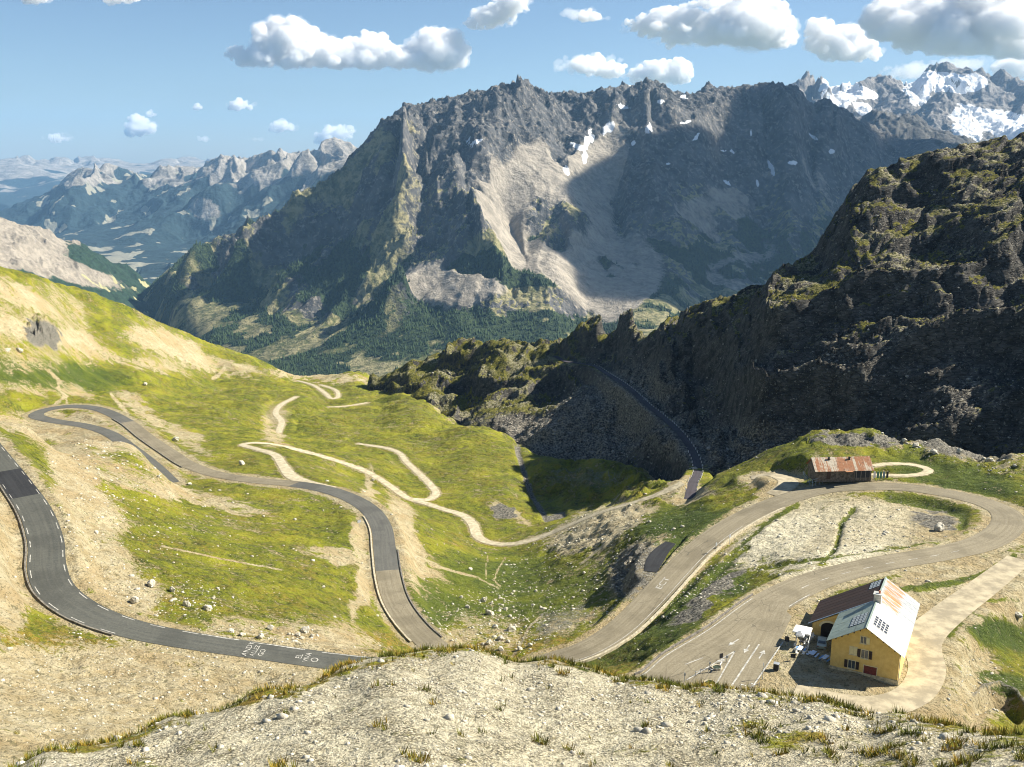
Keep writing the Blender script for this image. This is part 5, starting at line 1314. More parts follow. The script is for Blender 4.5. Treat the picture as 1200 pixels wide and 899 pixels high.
def table(u, v, ang, label, col=M_BLUE):
    p = G(u, v); t = empty('picnic_table', (p.x, p.y, 0), IN_ANG + ang, label, 'picnic table', 'picnic tables in the yard of the inn')
    bm = bmesh.new(); bx(bm, -.9, .9, -.42, .42, .70, .76); mesh_obj('tabletop', bm, M_PALEB, t)
    for s in (-1, 1):
        box('bench', -.9, .9, s * .75 - .16, s * .75 + .16, .42, .47, col, t)
        bm = bmesh.new(); bar(bm, (s * .7, -.7, 0), (s * .7, .25, .7), .04); bar(bm, (s * .7, .7, 0), (s * .7, -.25, .7), .04); bx(bm, s * .7 - .03, s * .7 + .03, -.85, .85, .36, .42); mesh_obj('leg_frame', bm, M_STEEL, t)
table(937.5, 763.5, R(85), 'blue picnic table nearest the road, beside a small white parasol')
table(952.5, 769, R(80), 'picnic table with pale top in the middle of the yard', M_PALEB)
table(967, 774, R(75), 'blue picnic table closest to the gable corner of the inn')
def chair(u, v, ang, i):
    p = G(u, v); labs = ('white garden chair among the tables near the parasols',)
    t = empty('garden_chair', (p.x, p.y, 0), ang, labs[0], 'garden chair', 'white garden chairs in the yard')
    box('seat', -.22, .22, -.22, .22, .42, .46, M_WHITE, t); box('backrest', -.22, .22, .20, .24, .46, .9, M_WHITE, t)
    for a in (-.19, .19):
        for b in (-.19, .19): box('leg', a - .02, a + .02, b - .02, b + .02, 0, .42, M_WHITE, t)
for i, (u, v) in enumerate(((944, 750), (946, 754), (943.5, 757), (944.5, 761), (932, 764), (934, 767.5), (941, 768.5), (944, 766), (946, 768.5), (932, 759), (951, 749), (953.5, 747))): chair(u, v, random.uniform(0, 6), i)
def screen(a, b, h, label):
    p, q = G(*a), G(*b); d = q - p; L_ = d.length; t = empty('wind_screen', p, math.atan2(d.y, d.x), label, 'wind screen')
    n = max(2, round(L_ / 1.3))
    for i in range(n + 1): bm = bmesh.new(); bar(bm, (L_ * i / n, 0, 0), (L_ * i / n, 0, h), .05); mesh_obj('post', bm, M_WHITE, t)
    for z in (.1, h): bm = bmesh.new(); bar(bm, (0, 0, z), (L_, 0, z), .045); mesh_obj('rail', bm, M_WHITE, t)
screen((932.5, 758), (934.5, 743), 1.5, 'white framed wind screen on the road side of the yard')
screen((946.5, 762), (951, 745), 1.5, 'white framed wind screen between parasol and parked car')
# parked car
def car(u, v, ang, label):
    p = G(u, v); t = empty('parked_car', (p.x, p.y, 0), ang, label, 'car')
    body = [(-2.0, .35), (-2.05, .75), (-1.9, 1.0), (-1.2, 1.05), (-.75, 1.45), (.9, 1.48), (1.5, 1.08), (2.0, .98), (2.08, .7), (2.0, .35)]
    bm = bmesh.new()
    lay = []
    for y, k in ((-.86, 1), (-.80, .96), (.80, .96), (.86, 1)):
        lay.append([bm.verts.new((x, y if z < 1.2 else y * .82, z)) for x, z in body])
    for A, B_ in zip(lay[:-1], lay[1:]):
        for i in range(len(body)): bm.faces.new((A[i], A[(i + 1) % len(body)], B_[(i + 1) % len(body)], B_[i]))
    bm.faces.new(lay[0][::-1]); bm.faces.new(lay[-1]); bmesh.ops.recalc_face_normals(bm, faces=bm.faces)
    mesh_obj('body', bm, simple_mat('grey_green_car_paint', (.34, .40, .37), .3, .05, 2, 0, .2, spec=.6), t)
    for nm_, q in (('windscreen', [(.95, -.62, 1.47), (.95, .62, 1.47), (1.52, .74, 1.10), (1.52, -.74, 1.10)]), ('rear_window', [(-.80, -.62, 1.44), (-1.2, -.72, 1.08), (-1.2, .72, 1.08), (-.80, .62, 1.44)])):
        bm = bmesh.new(); vs = [bm.verts.new(Vector(c) + Vector((.03 if nm_ == 'windscreen' else -.03, 0, .03))) for c in q]; bm.faces.new(vs); mesh_obj(nm_, bm, M_GLASS, t)
    for s in (-1, 1): box('side_window', -.85, .95, s * .80 - .012, s * .80 + .012, 1.08, 1.38, M_GLASS, t)
    for x in (-1.3, 1.3):
        for s in (-1, 1):
            bm = bmesh.new(); bar(bm, (x, s * .70, .33), (x, s * .90, .33), .33, 14); w_ = mesh_obj('wheel', bm, M_DARK, t)
            bm = bmesh.new(); bar(bm, (x, s * .895, .33), (x, s * .915, .33), .19, 10); mesh_obj('rim', bm, M_STEEL, w_)
    for s in (-1, 1): box('headlight', 2.02, 2.09, s * .6 - .16, s * .6 + .16, .68, .84, M_WHITE, t); box('tail_light', -2.09, -2.03, s * .65 - .12, s * .65 + .12, .72, .9, M_RED, t)
car(963, 757, IN_ANG + R(98), 'grey-green car parked in the shade before the arched doorway')
# signs, boards, bins
def board(u, v, w, h, ang, label, col=M_DARK, leg=.7, name='notice_board', cat='notice board'):
    p = G(u, v); t = empty(name, (p.x, p.y, 0), ang, label, cat)
    box('panel', -w / 2, w / 2, -.04, .04, leg, leg + h, col, t)
    for s in (-1, 1): bm = bmesh.new(); bar(bm, (s * w * .4, .06, 0), (s * w * .4, .06, leg + h), .04); mesh_obj('post', bm, M_STEEL, t)
board(922, 756, .8, 1.1, IN_ANG, 'dark notice board by the road at the upper yard corner')
board(929, 775, .9, .8, IN_ANG + .3, 'small dark board at the lower yard corner')
t = empty('litter_bin', G(909.5, 785), IN_ANG, 'black square litter bin on the gravel between road and shadow', 'litter bin')
box('bin_body', -.45, .45, -.4, .4, .1, 1.25, M_DARK, t); box('bin_lid', -.5, .5, -.45, .45, 1.25, 1.33, M_STEEL, t)
# the sign island in the middle of the junction
def post_sign(u, v, h, plates, label, name='road_sign', r=.06):
    p = G(u, v); t = empty(name, (p.x, p.y, 0), 0, label, 'road sign')
    bm = bmesh.new(); bar(bm, (0, 0, -.3), (0, 0, h), r); mesh_obj('post', bm, M_STEEL, t)
    for (kind, z, w, hh, a, m) in plates:
        bm = bmesh.new()
        if kind == 'disc': bar(bm, (0, -.05, z), (0, -.10, z), w, 20)
        else: bx(bm, -w / 2, w / 2, -.11, -.06, z - hh / 2, z + hh / 2)
        bmesh.ops.rotate(bm, cent=(0, 0, 0), matrix=Matrix.Rotation(a, 3, 'Z'), verts=bm.verts); mesh_obj('sign_plate', bm, m, t)
    return t
post_sign(844, 786, 3.3, [('rect', 3.0, .7, .9, R(20), M_DARK), ('rect', 2.0, 1.5, .35, R(20), M_WHITE), ('rect', 1.5, 1.2, .3, R(60), M_WHITE)], 'tall signpost with dark top plate on the junction island')
post_sign(851.5, 776.5, 1.5, [('rect', 1.2, .5, .5, R(10), M_STEEL)], 'low grey sign right of the tall signpost')
post_sign(831.5, 783.5, 1.4, [('rect', 1.1, .3, .4, R(10), M_STEEL)], 'low grey sign left of the tall signpost')
post_sign(802, 798, 1.6, [('rect', 1.3, .35, .5, R(10), M_STEEL)], 'small post at the left tip of the junction island')
post_sign(893.5, 796, 3.2, [('rect', 2.9, .25, .5, R(30), M_STEEL)], 'thin grey pole on the near edge of the gravel')
post_sign(853, 631.5, 0, [], 'x') if False else None
def ring(u, v, rx, ry, ang, label):  # low stone rim round a flat dark top
    p = G(u, v); t = empty('stone_ring', (p.x, p.y, 0), ang, label, 'ring')
    n = 20; bm = bmesh.new()
    rings = [[bm.verts.new((rx * k * math.cos(a), ry * k * math.sin(a), z)) for a in np.linspace(0, 2 * math.pi, n, endpoint=False)] for k, z in ((1, -.1), (1, .35), (.82, .35), (.80, .2))]
    for A, B_ in zip(rings[:-1], rings[1:]):
        for i in range(n): bm.faces.new((A[i], A[(i + 1) % n], B_[(i + 1) % n], B_[i]))
    mesh_obj('rim', bm, M_KERB, t)
    bm = bmesh.new(); bm.faces.new([bm.verts.new((rx * .81 * math.cos(a), ry * .81 * math.sin(a), .22)) for a in np.linspace(0, 2 * math.pi, n, endpoint=False)]); mesh_obj('ring_top', bm, simple_mat('dark_ring_top', (.03, .045, .03), .9, .4, 3), t)
ring(840, 783.5, 1.0, .9, .3, 'low stone planter at the foot of the tall signpost')
ring(832, 802, 1.15, 1.05, .3, 'low stone planter at the near end of the junction island')
def barrier(pts, label):
    P_ = [G(*q) for q in pts]; t = empty('chain_barrier', P_[0], 0, label, 'barrier'); o = P_[0]
    for q in P_: bm = bmesh.new(); bar(bm, q - o, q - o + Vector((0, 0, .9)), .06); mesh_obj('post', bm, M_STEEL, t)
    for a, b in zip(P_[:-1], P_[1:]):
        bm = bmesh.new(); m_ = (a + b) / 2 - o; bar(bm, a - o + Vector((0, 0, .8)), m_ + Vector((0, 0, .5)), .035); bar(bm, m_ + Vector((0, 0, .5)), b - o + Vector((0, 0, .8)), .035); mesh_obj('chain', bm, M_STEEL, t)
barrier([(815, 792), (821, 789), (830, 788), (840, 788)], 'grey chain between short posts left of the signpost')
barrier([(868, 807), (880, 806), (890, 805)], 'grey chain across the near lane at the brow')
# road sign on the lower road; an added post stands for its shadow
def sign_at(u, v, z, h, label, w=.9):
    p = G(u, v, z); t = empty('road_sign', p, 0, label, 'road sign')
    bm = bmesh.new(); bar(bm, (0, 0, -.5), (0, 0, h), .05); mesh_obj('post', bm, M_STEEL, t)
    bm = bmesh.new(); bx(bm, -w / 2, w / 2, -.06, -.02, h - .9, h); bmesh.ops.rotate(bm, cent=(0, 0, 0), matrix=Matrix.Rotation(R(50), 3, 'Z'), verts=bm.verts); mesh_obj('sign_plate', bm, M_STEEL, t)
sign_at(855, 636, -12.6, 2.4, 'grey road sign by the parapet of the lower right road')
sign_at(839, 644, -13.2, 2.0, 'post and plate standing for the shadow of the grey sign by the parapet', .8)
sign_at(421, 617, -25.4, 2.2, 'grey information sign left of the bending lower road', 1.4)
# ------------------------------------------------------------------ the barn
bp0, bp1 = G(955, 560, -6.2), G(1022, 558.5, -6.2)
bd = (bp1 - bp0); BL = bd.length; BA = math.atan2(bd.y, bd.x)
barn = empty('barn', bp0, BA, 'long stone barn with rusty corrugated roof beside the hairpin', 'barn')
M_BW = simple_mat('dark_barn_stone', (.13, .11, .085), .9, .45, 1.2, .08)
BWD, EH, RH = 7.0, 2.6, 5.4
bm = bmesh.new()
prof = [(0, -1.5), (BWD, -1.5), (BWD, EH), (BWD / 2, RH), (0, EH)]
a = [bm.verts.new((0.3, y, z)) for y, z in prof]; b = [bm.verts.new((BL - .3, y, z)) for y, z in prof]
bm.faces.new(a[::-1]); bm.faces.new(b)
for i in range(5): bm.faces.new((a[i], a[(i + 1) % 5], b[(i + 1) % 5], b[i]))
bmesh.ops.recalc_face_normals(bm, faces=bm.faces); mesh_obj('wall', bm, M_BW, barn)
nt = NT('rusty_corrugated_sheet'); P = nt.obj(); oi = nt.new('ShaderNodeObjectInfo')
st = nt.noise(nt.scale(P, (3.2, .22, .22)), 1, 5, .7); rb = nt.noise(P, .22, 3, .6)
x_ = nt.math('ADD', nt.math('MULTIPLY', oi.outputs['Random'], .10), nt.math('ADD', nt.math('MULTIPLY', st, .5), nt.math('MULTIPLY', rb, .5)))
c = nt.mix(nt.rng(x_, .50, .60), (.50, .44, .34), (.34, .155, .075)); c = nt.mix(nt.rng(nt.noise(P, 1.3, 5, .7), .55, .66, 0, .7), c, (.12, .08, .055)); nt.color(c); nt.rough(.75); M_RUST = nt.m
sl_ = (RH - EH + .2) / (BWD / 2)
nsh = 22
for side in (0, 1):
    for k in range(nsh):
        x0, x1 = -.3 + (BL + .6) * k / nsh, -.3 + (BL + .6) * (k + 1) / nsh
        bm = bmesh.new(); ncol = 6
        yr, ye = BWD / 2, (-.7 if side == 0 else BWD + .7)
        rows_ = []
        for yy in (yr, ye):
            zz = RH + .12 - abs(yy - BWD / 2) * (RH - EH) / (BWD / 2) + (k % 2) * .012
            rows_.append([[bm.verts.new((x0 + (x1 - x0 - .02) * j / ncol, yy, zz + (.05 if j % 2 else 0) - dz)) for j in range(ncol + 1)] for dz in (0, .04)])
        for j in range(ncol):
            for q in (0, 1): bm.faces.new((rows_[0][q][j], rows_[1][q][j], rows_[1][q][j + 1], rows_[0][q][j + 1]))
            bm.faces.new((rows_[1][0][j], rows_[1][1][j], rows_[1][1][j + 1], rows_[1][0][j + 1]))
        bmesh.ops.recalc_face_normals(bm, faces=bm.faces); mesh_obj('roof_sheet', bm, M_RUST, barn)
box('porch_roof', BL * .50, BL * .62, -2.4, -.65, 2.05, 2.15, M_RUST, barn, Matrix.Rotation(R(-6), 4, 'X'))
for x in (BL * .50 + .1, BL * .62 - .1): box('porch_post', x - .07, x + .07, -2.3, -2.16, -1, 2.2, M_WOOD, barn)
for x in (.28, .64):
    box('vent', BL * x - .25, BL * x + .25, BWD / 2 - 1.0, BWD / 2 - .5, RH - .7, RH + .35, M_DARK, barn)
for x in (.72, .80, .88, .96): box('open_bay_post', BL * x - .1, BL * x + .1, -.12, .0, -1, EH - .05, simple_mat('grey_timber', (.22, .20, .17), .9), barn)
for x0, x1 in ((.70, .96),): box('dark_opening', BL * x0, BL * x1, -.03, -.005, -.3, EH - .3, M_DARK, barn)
box('door', BL * .2, BL * .27, -.05, -.005, -.6, 1.9, M_WOOD, barn)
def railing(pts, h, mat, label, step=1.6, name='railing'):
    P_ = [G(*q) for q in pts]; o = P_[0]; t = empty(name, o, 0, label, 'railing')
    for a, b in zip(P_[:-1], P_[1:]):
        n = max(1, round((b - a).length / step))
        for i in range(n + 1):
            q = a.lerp(b, i / n) - o; bm = bmesh.new(); bar(bm, q + Vector((0, 0, -.6)), q + Vector((0, 0, h)), .07); mesh_obj('post', bm, mat, t)
        for z in (h, h * .5):
            bm = bmesh.new(); bar(bm, a - o + Vector((0, 0, z)), b - o + Vector((0, 0, z)), .06); mesh_obj('rail', bm, mat, t)
M_BLR = simple_mat('blue_grey_rail', (.20, .27, .33), .5, .15)
railing([(952, 568.5, -8.2), (972, 562, -7.6), (978, 560, -7.2)], 1.7, M_BLR, 'blue-grey railing sloping along the near side of the barn')
railing([(941, 558, -8), (946, 564, -8.3), (952, 568.5, -8.4)], 1.5, M_BLR, 'blue-grey railing at the left corner of the barn')
for i, (u, c) in enumerate(((1024.5, 'w'), (1028.5, 'g'), (1032, 'g'), (1035.5, 'b'), (1039.5, 'd'))):
    pn = G(u, 561, -7)
    t = empty('hoarding_panel', pn, BA, {0: 'white upright panel next to the barn, first of the row', 1: 'green upright panel second from the barn', 2: 'green upright panel third from the barn', 3: 'blue upright panel fourth from the barn', 4: 'dark upright panel at the end of the row'}[i], 'panel', 'upright panels right of the barn')
    m_ = {'w': M_WHITE, 'g': simple_mat('green_panel', (.10, .24, .16), .6), 'b': M_BLR, 'd': M_DARK}[c]
    box('board', -.35, .35, -.03, .03, .25, 2.3, m_, t); box('stake', -.04, .04, .032, .10, -.5, 2.4, M_STEEL, t)
print('buildings', round(time.time() - T0, 1))
# ------------------------------------------------------------------ stones, boulders, tufts, woods
GD = np.hypot(HX[:, 0], HY[:, 0])
def gz(x, y):
    x = np.asarray(x); y = np.asarray(y)
    d = np.hypot(x, y); az = np.degrees(np.arctan2(x, y))
    j = (az + 37) / 75 * (HX.shape[1] - 1); j0 = np.clip(np.floor(j).astype(int), 0, HX.shape[1] - 2); fj = j - j0
    i0 = np.clip(np.searchsorted(GD, d) - 1, 0, len(GD) - 2); fi = (d - GD[i0]) / (GD[i0 + 1] - GD[i0])
    return (HZ[i0, j0] * (1 - fj) + HZ[i0, j0 + 1] * fj) * (1 - fi) + (HZ[i0 + 1, j0] * (1 - fj) + HZ[i0 + 1, j0 + 1] * fj) * fi
def on_ground(u, v, d0=30, d1=1300):
    """first meeting of a pixel's sight line with the built ground"""
    r = ray(u, v); h = math.hypot(r[0], r[1])
    ds = np.concatenate([np.arange(d0, 400, .25), np.arange(400, d1, 1.0)])
    x = r[0] / h * ds; y = r[1] / h * ds; z = CZ + r[2] / h * ds
    k = np.nonzero(gz(x, y) >= z)[0]
    if not len(k): return None
    k = k[0]; return float(x[k]), float(y[k]), float(gz(x[k], y[k]))
def stone_mat(name, a, b):
    nt = NT(name); P = nt.geo(); n = nt.noise(P, 1.6, 5, .7)
    nt.color(nt.mix(nt.rng(n, .35, .65), a, b)); nt.bump(n, .1); return nt.m
M_ST = stone_mat('pale_stone', (.34, .315, .25), (.62, .58, .47)); M_ST2 = stone_mat('grey_stone', (.24, .23, .20), (.42, .40, .35))
def rock_mesh(name, seed, sub=3, flat=.7, mat=None):
    v, f = ico(sub); rg = np.random.default_rng(seed)
    v = v * np.array([1, .8 + .3 * rg.random(), flat])
    for _ in range(22):                                     # cut facets
        n = rg.normal(size=3); n /= np.linalg.norm(n); dd = .42 + .32 * rg.random()
        s = v @ n; v = v - np.maximum(s - dd, 0)[:, None] * n
    v = v + .035 * rg.normal(size=v.shape)
    me = bpy.data.meshes.new(name); me.from_pydata(v.tolist(), [], f.tolist()); me.materials.append(mat or M_ST); return me
BOUL = [rock_mesh('boulder', s, 3) for s in range(5)]
BL_ = [ # u, v, pixels across, label
 (357, 741, 11, 'largest pale boulder, standing beside the upper road with a dark cleft'), (349, 745, 7, 'smaller boulder leaning on the left of the largest one'), (354, 749, 6, 'low stone at the foot of the largest boulder'), (366, 747, 6, 'stone on the right flank of the largest boulder'),
 (243, 715, 11, 'round boulder with black shadow in the grass above the road'), (219, 710, 10, 'flat pale boulder left of the round one'), (177, 687, 12, 'broad pale boulder at the top of the stony patch'), (157, 706, 10, 'pale boulder near the outer bend of the road'),
 (202, 693, 10, 'long flat slab right of the broad boulder'), (250, 702, 6, 'small stone in the grass above the round boulder'), (271, 741, 8, 'pale stone at the left end of the roadside row'), (284, 745, 7, 'pale stone in the middle of the roadside row'), (305, 748, 8, 'dark-shadowed stone close to the painted words'), (317, 738, 9, 'jagged pale stone right of the roadside row'),
 (379, 689, 5, 'lone small stone high on the green meadow'),
 (599, 739, 12, 'big angular boulder in the valley head'), (580, 736, 8, 'boulder with black shadow left of the big angular one'), (566, 705, 8, 'white boulder on the dark green slope'), (576, 708, 6, 'white stone right of the white boulder'), (548, 712, 6, 'low white stones left of the white boulder'), (574, 720, 10, 'cluster-top boulder between the white and the big one'), (592, 715, 6, 'stone above the big angular boulder'),
 (586, 750, 9, 'tall white stone below the big angular boulder'), (573, 755, 9, 'dark-sided stone low in the boulder field'), (587, 762, 8, 'pale stone at the bottom of the boulder field'), (609, 761, 8, 'wide stone near the brow at the right of the field'), (622, 757, 6, 'stone close to where the right road appears'), (540, 701, 5, 'left outlier stone on the green slope'), (551, 668, 6, 'single white stone below the old path'), (602, 694, 5, 'small stone high above the boulder field'), (634, 713, 5, 'pale stone right of the boulder field'), (595, 753, 6, 'oblong stone beside the tall white one'),
 (284, 545, 8, 'white stone in the meadow left of the track junction'), (437, 564, 5, 'grey stone between the two tracks'), (9, 412, 7, 'pale stone on the far left meadow'), (23, 412, 7, 'dark-sided stone on the far left meadow'), (170, 452, 6, 'stone on the far meadow above the hairpin'), (205, 517, 9, 'rubble stone beside the climbing road'), (186, 560, 5, 'small pale stone in the striped grass'), (222, 568, 5, 'pale stone under the climbing road'),
 (1073, 523, 7, 'grey rock on the green hill behind the barn'), (1060, 518, 8, 'dark rock on the green hill behind the barn'), (1095, 531, 8, 'rock in the rubble band right of the barn'), (1124, 531, 8, 'rock at the middle of the rubble band'), (1145, 530, 7, 'rock toward the right of the rubble band'), (1160, 541, 9, 'flat rock below the rubble band'), (1100, 622, 14, 'large dark boulder inside the hairpin'), (1193, 722, 9, 'dark boulder on the spoil heap at the right edge'),
 (187, 858, 5, 'dark stone on the brow of the near slope at the left'), (194, 855, 6, 'brown boulder on the brow of the near slope'), (695, 822, 6, 'dark brown stone on the pale foreground slope'), (975, 872, 8, 'white stone among the foreground tufts'),
]
for i, (u, v, px, lab) in enumerate(BL_):
    p = on_ground(u, v, 30 if v > 800 else 110)
    if p is None: continue
    dist = math.sqrt(p[0] ** 2 + p[1] ** 2 + (p[2] - CZ) ** 2); s = px / 2 * dist / F * 1.3
    o = bpy.data.objects.new('boulder', BOUL[i % 5]); COL.objects.link(o); o.location = (p[0], p[1], p[2] + s * .25)
    o.rotation_euler = (random.uniform(-.3, .3), random.uniform(-.3, .3), random.uniform(0, 6.28)); o.scale = (s, s * random.uniform(.8, 1.1), s * random.uniform(.8, 1.1))
    tag(o, lab, 'boulder', 'boulders on the mountainside')
# countless stones
def scatter_rocks(name, P_, sizes, mat, label, sub=1):
    rg = np.random.default_rng(5)
    v0, f0 = ico(sub); n = len(P_); nv = len(v0)
    pr = []
    for k in range(8):
        v = v0 * np.array([1, rg.uniform(.5, .9), rg.uniform(.3, .7)])
        for _ in range(8):
            nn = rg.normal(size=3); nn /= np.linalg.norm(nn); s = v @ nn; v = v - np.maximum(s - .6, 0)[:, None] * nn
        a = rg.random() * 6.28; c, s = math.cos(a), math.sin(a); v = v @ np.array([[c, -s, 0], [s, c, 0], [0, 0, 1]]); pr.append(v)
    pr = np.array(pr)
    V_ = pr[rg.integers(0, 8, n)] * sizes[:, None, None] + P_[:, None, :]
    F_ = f0[None] + (np.arange(n) * nv)[:, None, None]
    me = bpy.data.meshes.new(name); F_ = F_.reshape(-1, 3).astype(np.int32); nf = len(F_)
    me.vertices.add(n * nv); me.loops.add(nf * 3); me.polygons.add(nf)
    me.vertices.foreach_set('co', V_.astype(np.float32).ravel()); me.loops.foreach_set('vertex_index', F_.ravel())
    me.polygons.foreach_set('loop_start', np.arange(0, nf * 3, 3, dtype=np.int32)); me.polygons.foreach_set('loop_total', np.full(nf, 3, np.int32))
    me.update(calc_edges=True); me.materials.append(mat)
    o = bpy.data.objects.new(name, me); COL.objects.link(o); tag(o, label, kind='stuff'); return o
rg = np.random.default_rng(77)
def sample(n, az0, az1, d0, d1, prob):
    az = np.radians(rg.uniform(az0, az1, n)); d = np.sqrt(rg.uniform(d0 ** 2, d1 ** 2, n)) if d1 < 100 else np.exp(rg.uniform(math.log(d0), math.log(d1), n))
    x, y = d * np.sin(az), d * np.cos(az); z = gz(x, y); u, v = proj(x, y, z)
    k = rg.random(n) < prob(x, y, u, v, d)
    return np.stack([x, y, z], 1)[k]
# foreground slope
P_ = sample(60000, -31, 31, 36, 80, lambda x, y, u, v, d: np.clip(.05 + .35 * fbm(x / 5, y / 5, 3, 91) + .35 * blob(u, v, 760, 830, 260, 30, 3) + .2 * blob(u, v, 1000, 850, 200, 30, 5), .02, .9))
s_ = rg.lognormal(-3.1, .8, len(P_)).clip(.025, .5); scatter_rocks('foreground_stones', P_, s_, M_ST, 'pale stones littering the near slope')
def stone_prob(x, y, u, v, d):
    p = .05 + .8 * blob(u, v, 575, 735, 70, 40, 0) + .4 * blob(u, v, 640, 690, 60, 50, 0) + .5 * blob(u, v, 200, 700, 70, 24, 10) + .6 * blob(u, v, 305, 743, 60, 10, 5) + .5 * blob(u, v, 358, 745, 16, 10, 0) + .8 * blob(u, v, 1120, 528, 90, 18, 12) + .25 * blob(u, v, 120, 620, 70, 110, 0) \
        + .5 * blob(u, v, 800, 700, 70, 12, -40) + .35 * blob(u, v, 960, 640, 120, 30, -5) + .7 * blob(u, v, 740, 665, 60, 30, -45) + .3 * blob(u, v, 180, 810, 200, 60, 0) + .5 * blob(u, v, 860, 680, 80, 14, -30) + .5 * blob(u, v, 1130, 800, 60, 40, 0) + .3 * blob(u, v, 700, 615, 70, 26, -20)
    return np.clip(p * (.5 + 1.2 * sst(fbm(x / 9, y / 9, 3, 93), -.2, .5)), 0, 1)
P_ = sample(60000, -31, 31, 95, 380, stone_prob)
rd_, _z = carve_data(P_[:, 0][None], P_[:, 1][None], NEAR_LINES); P_ = P_[rd_[0] > .8]
lp = inn_inv @ Vector((0, 0, 0))
loc = np.array([(inn_inv @ Vector(p))[:] for p in P_]); P_ = P_[~((loc[:, 0] > -24) & (loc[:, 0] < 14) & (loc[:, 1] > -9) & (loc[:, 1] < 27))]
s_ = (rg.lognormal(-1.75, .55, len(P_)) * np.hypot(P_[:, 0], P_[:, 1]) / 200).clip(.07, .95); scatter_rocks('scattered_stones', P_, s_, M_ST, 'pale rubble strewn over the meadows and banks')
# scree blocks on the ridge foot
az = np.radians(rg.uniform(-6, 31, 60000)); i_ = rg.integers(0, 330, 60000)
def ridge_pts(n, prob):
    i = rg.integers(0, Xr.shape[0] - 60, n); j = rg.integers(0, Xr.shape[1], n)
    k = rg.random(n) < prob(Ur[i, j], Vr[i, j]); i, j = i[k], j[k]
    return np.stack([Xr[i, j], Yr[i, j], Zr[i, j]], 1)
P_ = ridge_pts(90000, lambda u, v: np.clip(.5 * blob(u, v, 690, 495, 60, 60, -40) + .4 * blob(u, v, 640, 505, 60, 20, 20) + .05 + .12 * blob(u, v, 1000, 470, 250, 60, -5), 0, 1))
s_ = (rg.lognormal(-1.1, .5, len(P_)) * np.hypot(P_[:, 0], P_[:, 1]) / 450).clip(.2, 2.2); scatter_rocks('scree_blocks', P_, s_, M_ST2, 'grey fallen blocks below the rocky ridge')
# grass tufts: many thin blades
def tufts(name, P_, size, mat, label, blades=9):
    n = len(P_); rgt = np.random.default_rng(8)
    a = rgt.random((n, blades)) * 6.283; rr = rgt.random((n, blades)) * .55; h = (.5 + .6 * rgt.random((n, blades))); lean = .25 + .5 * rgt.random((n, blades))
    bx_ = np.cos(a) * rr; by_ = np.sin(a) * rr
    ca, sa = np.cos(a + 1.57) * .07, np.sin(a + 1.57) * .07
    p0 = np.stack([bx_ + ca, by_ + sa, 0 * a - .1], -1); p1 = np.stack([bx_ - ca, by_ - sa, 0 * a - .1], -1); p2 = np.stack([bx_ + np.cos(a) * lean, by_ + np.sin(a) * lean, h], -1)
    V_ = np.stack([p0, p1, p2], 2) * size[:, None, None, None] + P_[:, None, None, :]
    V_ = V_.reshape(-1, 3); nf = len(V_) // 3
    me = bpy.data.meshes.new(name); me.vertices.add(len(V_)); me.loops.add(nf * 3); me.polygons.add(nf)
    me.vertices.foreach_set('co', V_.astype(np.float32).ravel()); me.loops.foreach_set('vertex_index', np.arange(nf * 3, dtype=np.int32))
    me.polygons.foreach_set('loop_start', np.arange(0, nf * 3, 3, dtype=np.int32)); me.polygons.foreach_set('loop_total', np.full(nf, 3, np.int32))
    me.update(calc_edges=True); me.materials.append(mat)
    o = bpy.data.objects.new(name, me); COL.objects.link(o); tag(o, label, kind='stuff')
def grass_mat(name, a, b, c_):
    nt = NT(name); P = nt.geo(); n = nt.noise(P, .35, 4, .7); n2 = nt.noise(P, 2.2, 3, .6)
    nt.color(nt.mix(nt.rng(n2, .4, .6), nt.mix(nt.rng(n, .42, .58), a, b), c_)); return nt.m
M_TF = grass_mat('dry_grass_blades', (.07, .09, .015), (.36, .24, .035), (.14, .15, .02))
def tuft_prob(x, y, u, v, d):
    cd = np.interp(np.degrees(np.arctan2(x, y)), np.linspace(-37, 38, len(CREST_D)), CREST_D)
    b = np.exp(-((d - cd + 1.0) / 1.9) ** 2) * np.where(u < 440, .55, 1.)
    b = b + .9 * blob(u, v, 1050, 880, 180, 24, 4) * (fbm(x / 1.4, y / 1.4, 2, 95) > .05) + .7 * (fbm(x / 2.2, y / 2.2, 2, 96) > .55)
    return np.clip(b, 0, 1) * sst(fbm(x / 2.2, y / 2.2, 2, 97), -.15, .3)
P_ = sample(60000, -31, 31, 36, 80, tuft_prob)
tufts('grass_tufts', P_, rg.uniform(.16, .5, len(P_)), M_TF, 'dry grass tufts along the brow of the near slope')
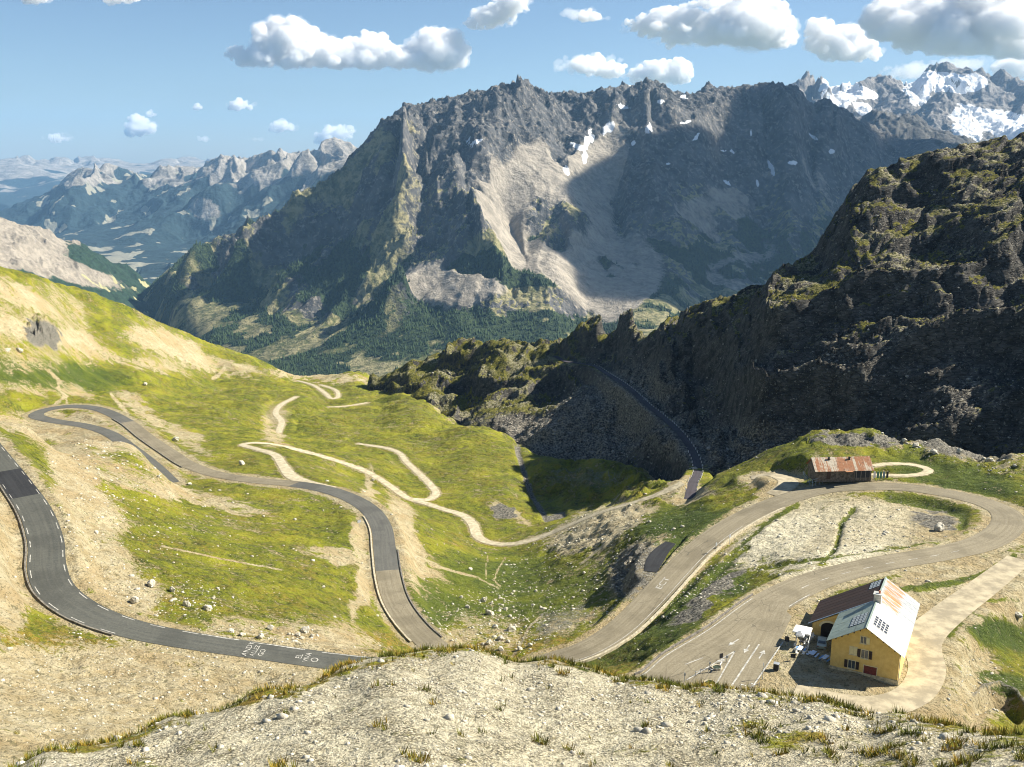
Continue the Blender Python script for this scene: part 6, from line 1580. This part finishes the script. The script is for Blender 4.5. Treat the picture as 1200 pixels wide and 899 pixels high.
M_TG = grass_mat('green_grass_blades', (.045, .08, .012), (.10, .13, .018), (.15, .16, .022))
# woods on the lower massif: small conifers
k = np.nonzero((FF.ravel() > .55) & (rg.random(FF.size) < .26))[0]
tx = FX.ravel()[k] + rg.normal(size=len(k)) * 3; ty = FY.ravel()[k] + rg.normal(size=len(k)) * 3; tz = FZ.ravel()[k]
n = min(len(k), 34000); sel = rg.permutation(len(k))[:n]; tx, ty, tz = tx[sel], ty[sel], tz[sel]
hh = rg.uniform(9, 19, n); rr = hh * rg.uniform(.2, .32, n)
ang = np.linspace(0, 2 * np.pi, 5, endpoint=False)
ringv = np.stack([np.cos(ang), np.sin(ang)], 1)
V_ = np.zeros((n, 6, 3), np.float32)
V_[:, :5, 0] = tx[:, None] + ringv[:, 0] * rr[:, None]; V_[:, :5, 1] = ty[:, None] + ringv[:, 1] * rr[:, None]; V_[:, :5, 2] = (tz - 1)[:, None]
V_[:, 5, 0] = tx; V_[:, 5, 1] = ty; V_[:, 5, 2] = tz + hh
F_ = np.array([(i, (i + 1) % 5, 5) for i in range(5)])[None] + (np.arange(n) * 6)[:, None, None]
me = bpy.data.meshes.new('conifer_forest'); F_ = F_.reshape(-1, 3).astype(np.int32); nf = len(F_)
me.vertices.add(n * 6); me.loops.add(nf * 3); me.polygons.add(nf); me.vertices.foreach_set('co', V_.ravel()); me.loops.foreach_set('vertex_index', F_.ravel())
me.polygons.foreach_set('loop_start', np.arange(0, nf * 3, 3, dtype=np.int32)); me.polygons.foreach_set('loop_total', np.full(nf, 3, np.int32)); me.update(calc_edges=True)
nt = NT('conifer_green'); nt.color(nt.mix(nt.rng(nt.noise(nt.geo(), .01, 4, .7), .4, .6), (.012, .026, .012), (.04, .065, .025))); me.materials.append(nt.m)
o = bpy.data.objects.new('conifer_forest', me); COL.objects.link(o); tag(o, 'dark conifer woods on the lower massif', kind='stuff')
print('done', round(time.time() - T0, 1), 'tris', sum(len(m.polygons) * 2 if len(m.polygons) and m.polygons[0].loop_total == 4 else len(m.polygons) for m in bpy.data.meshes))
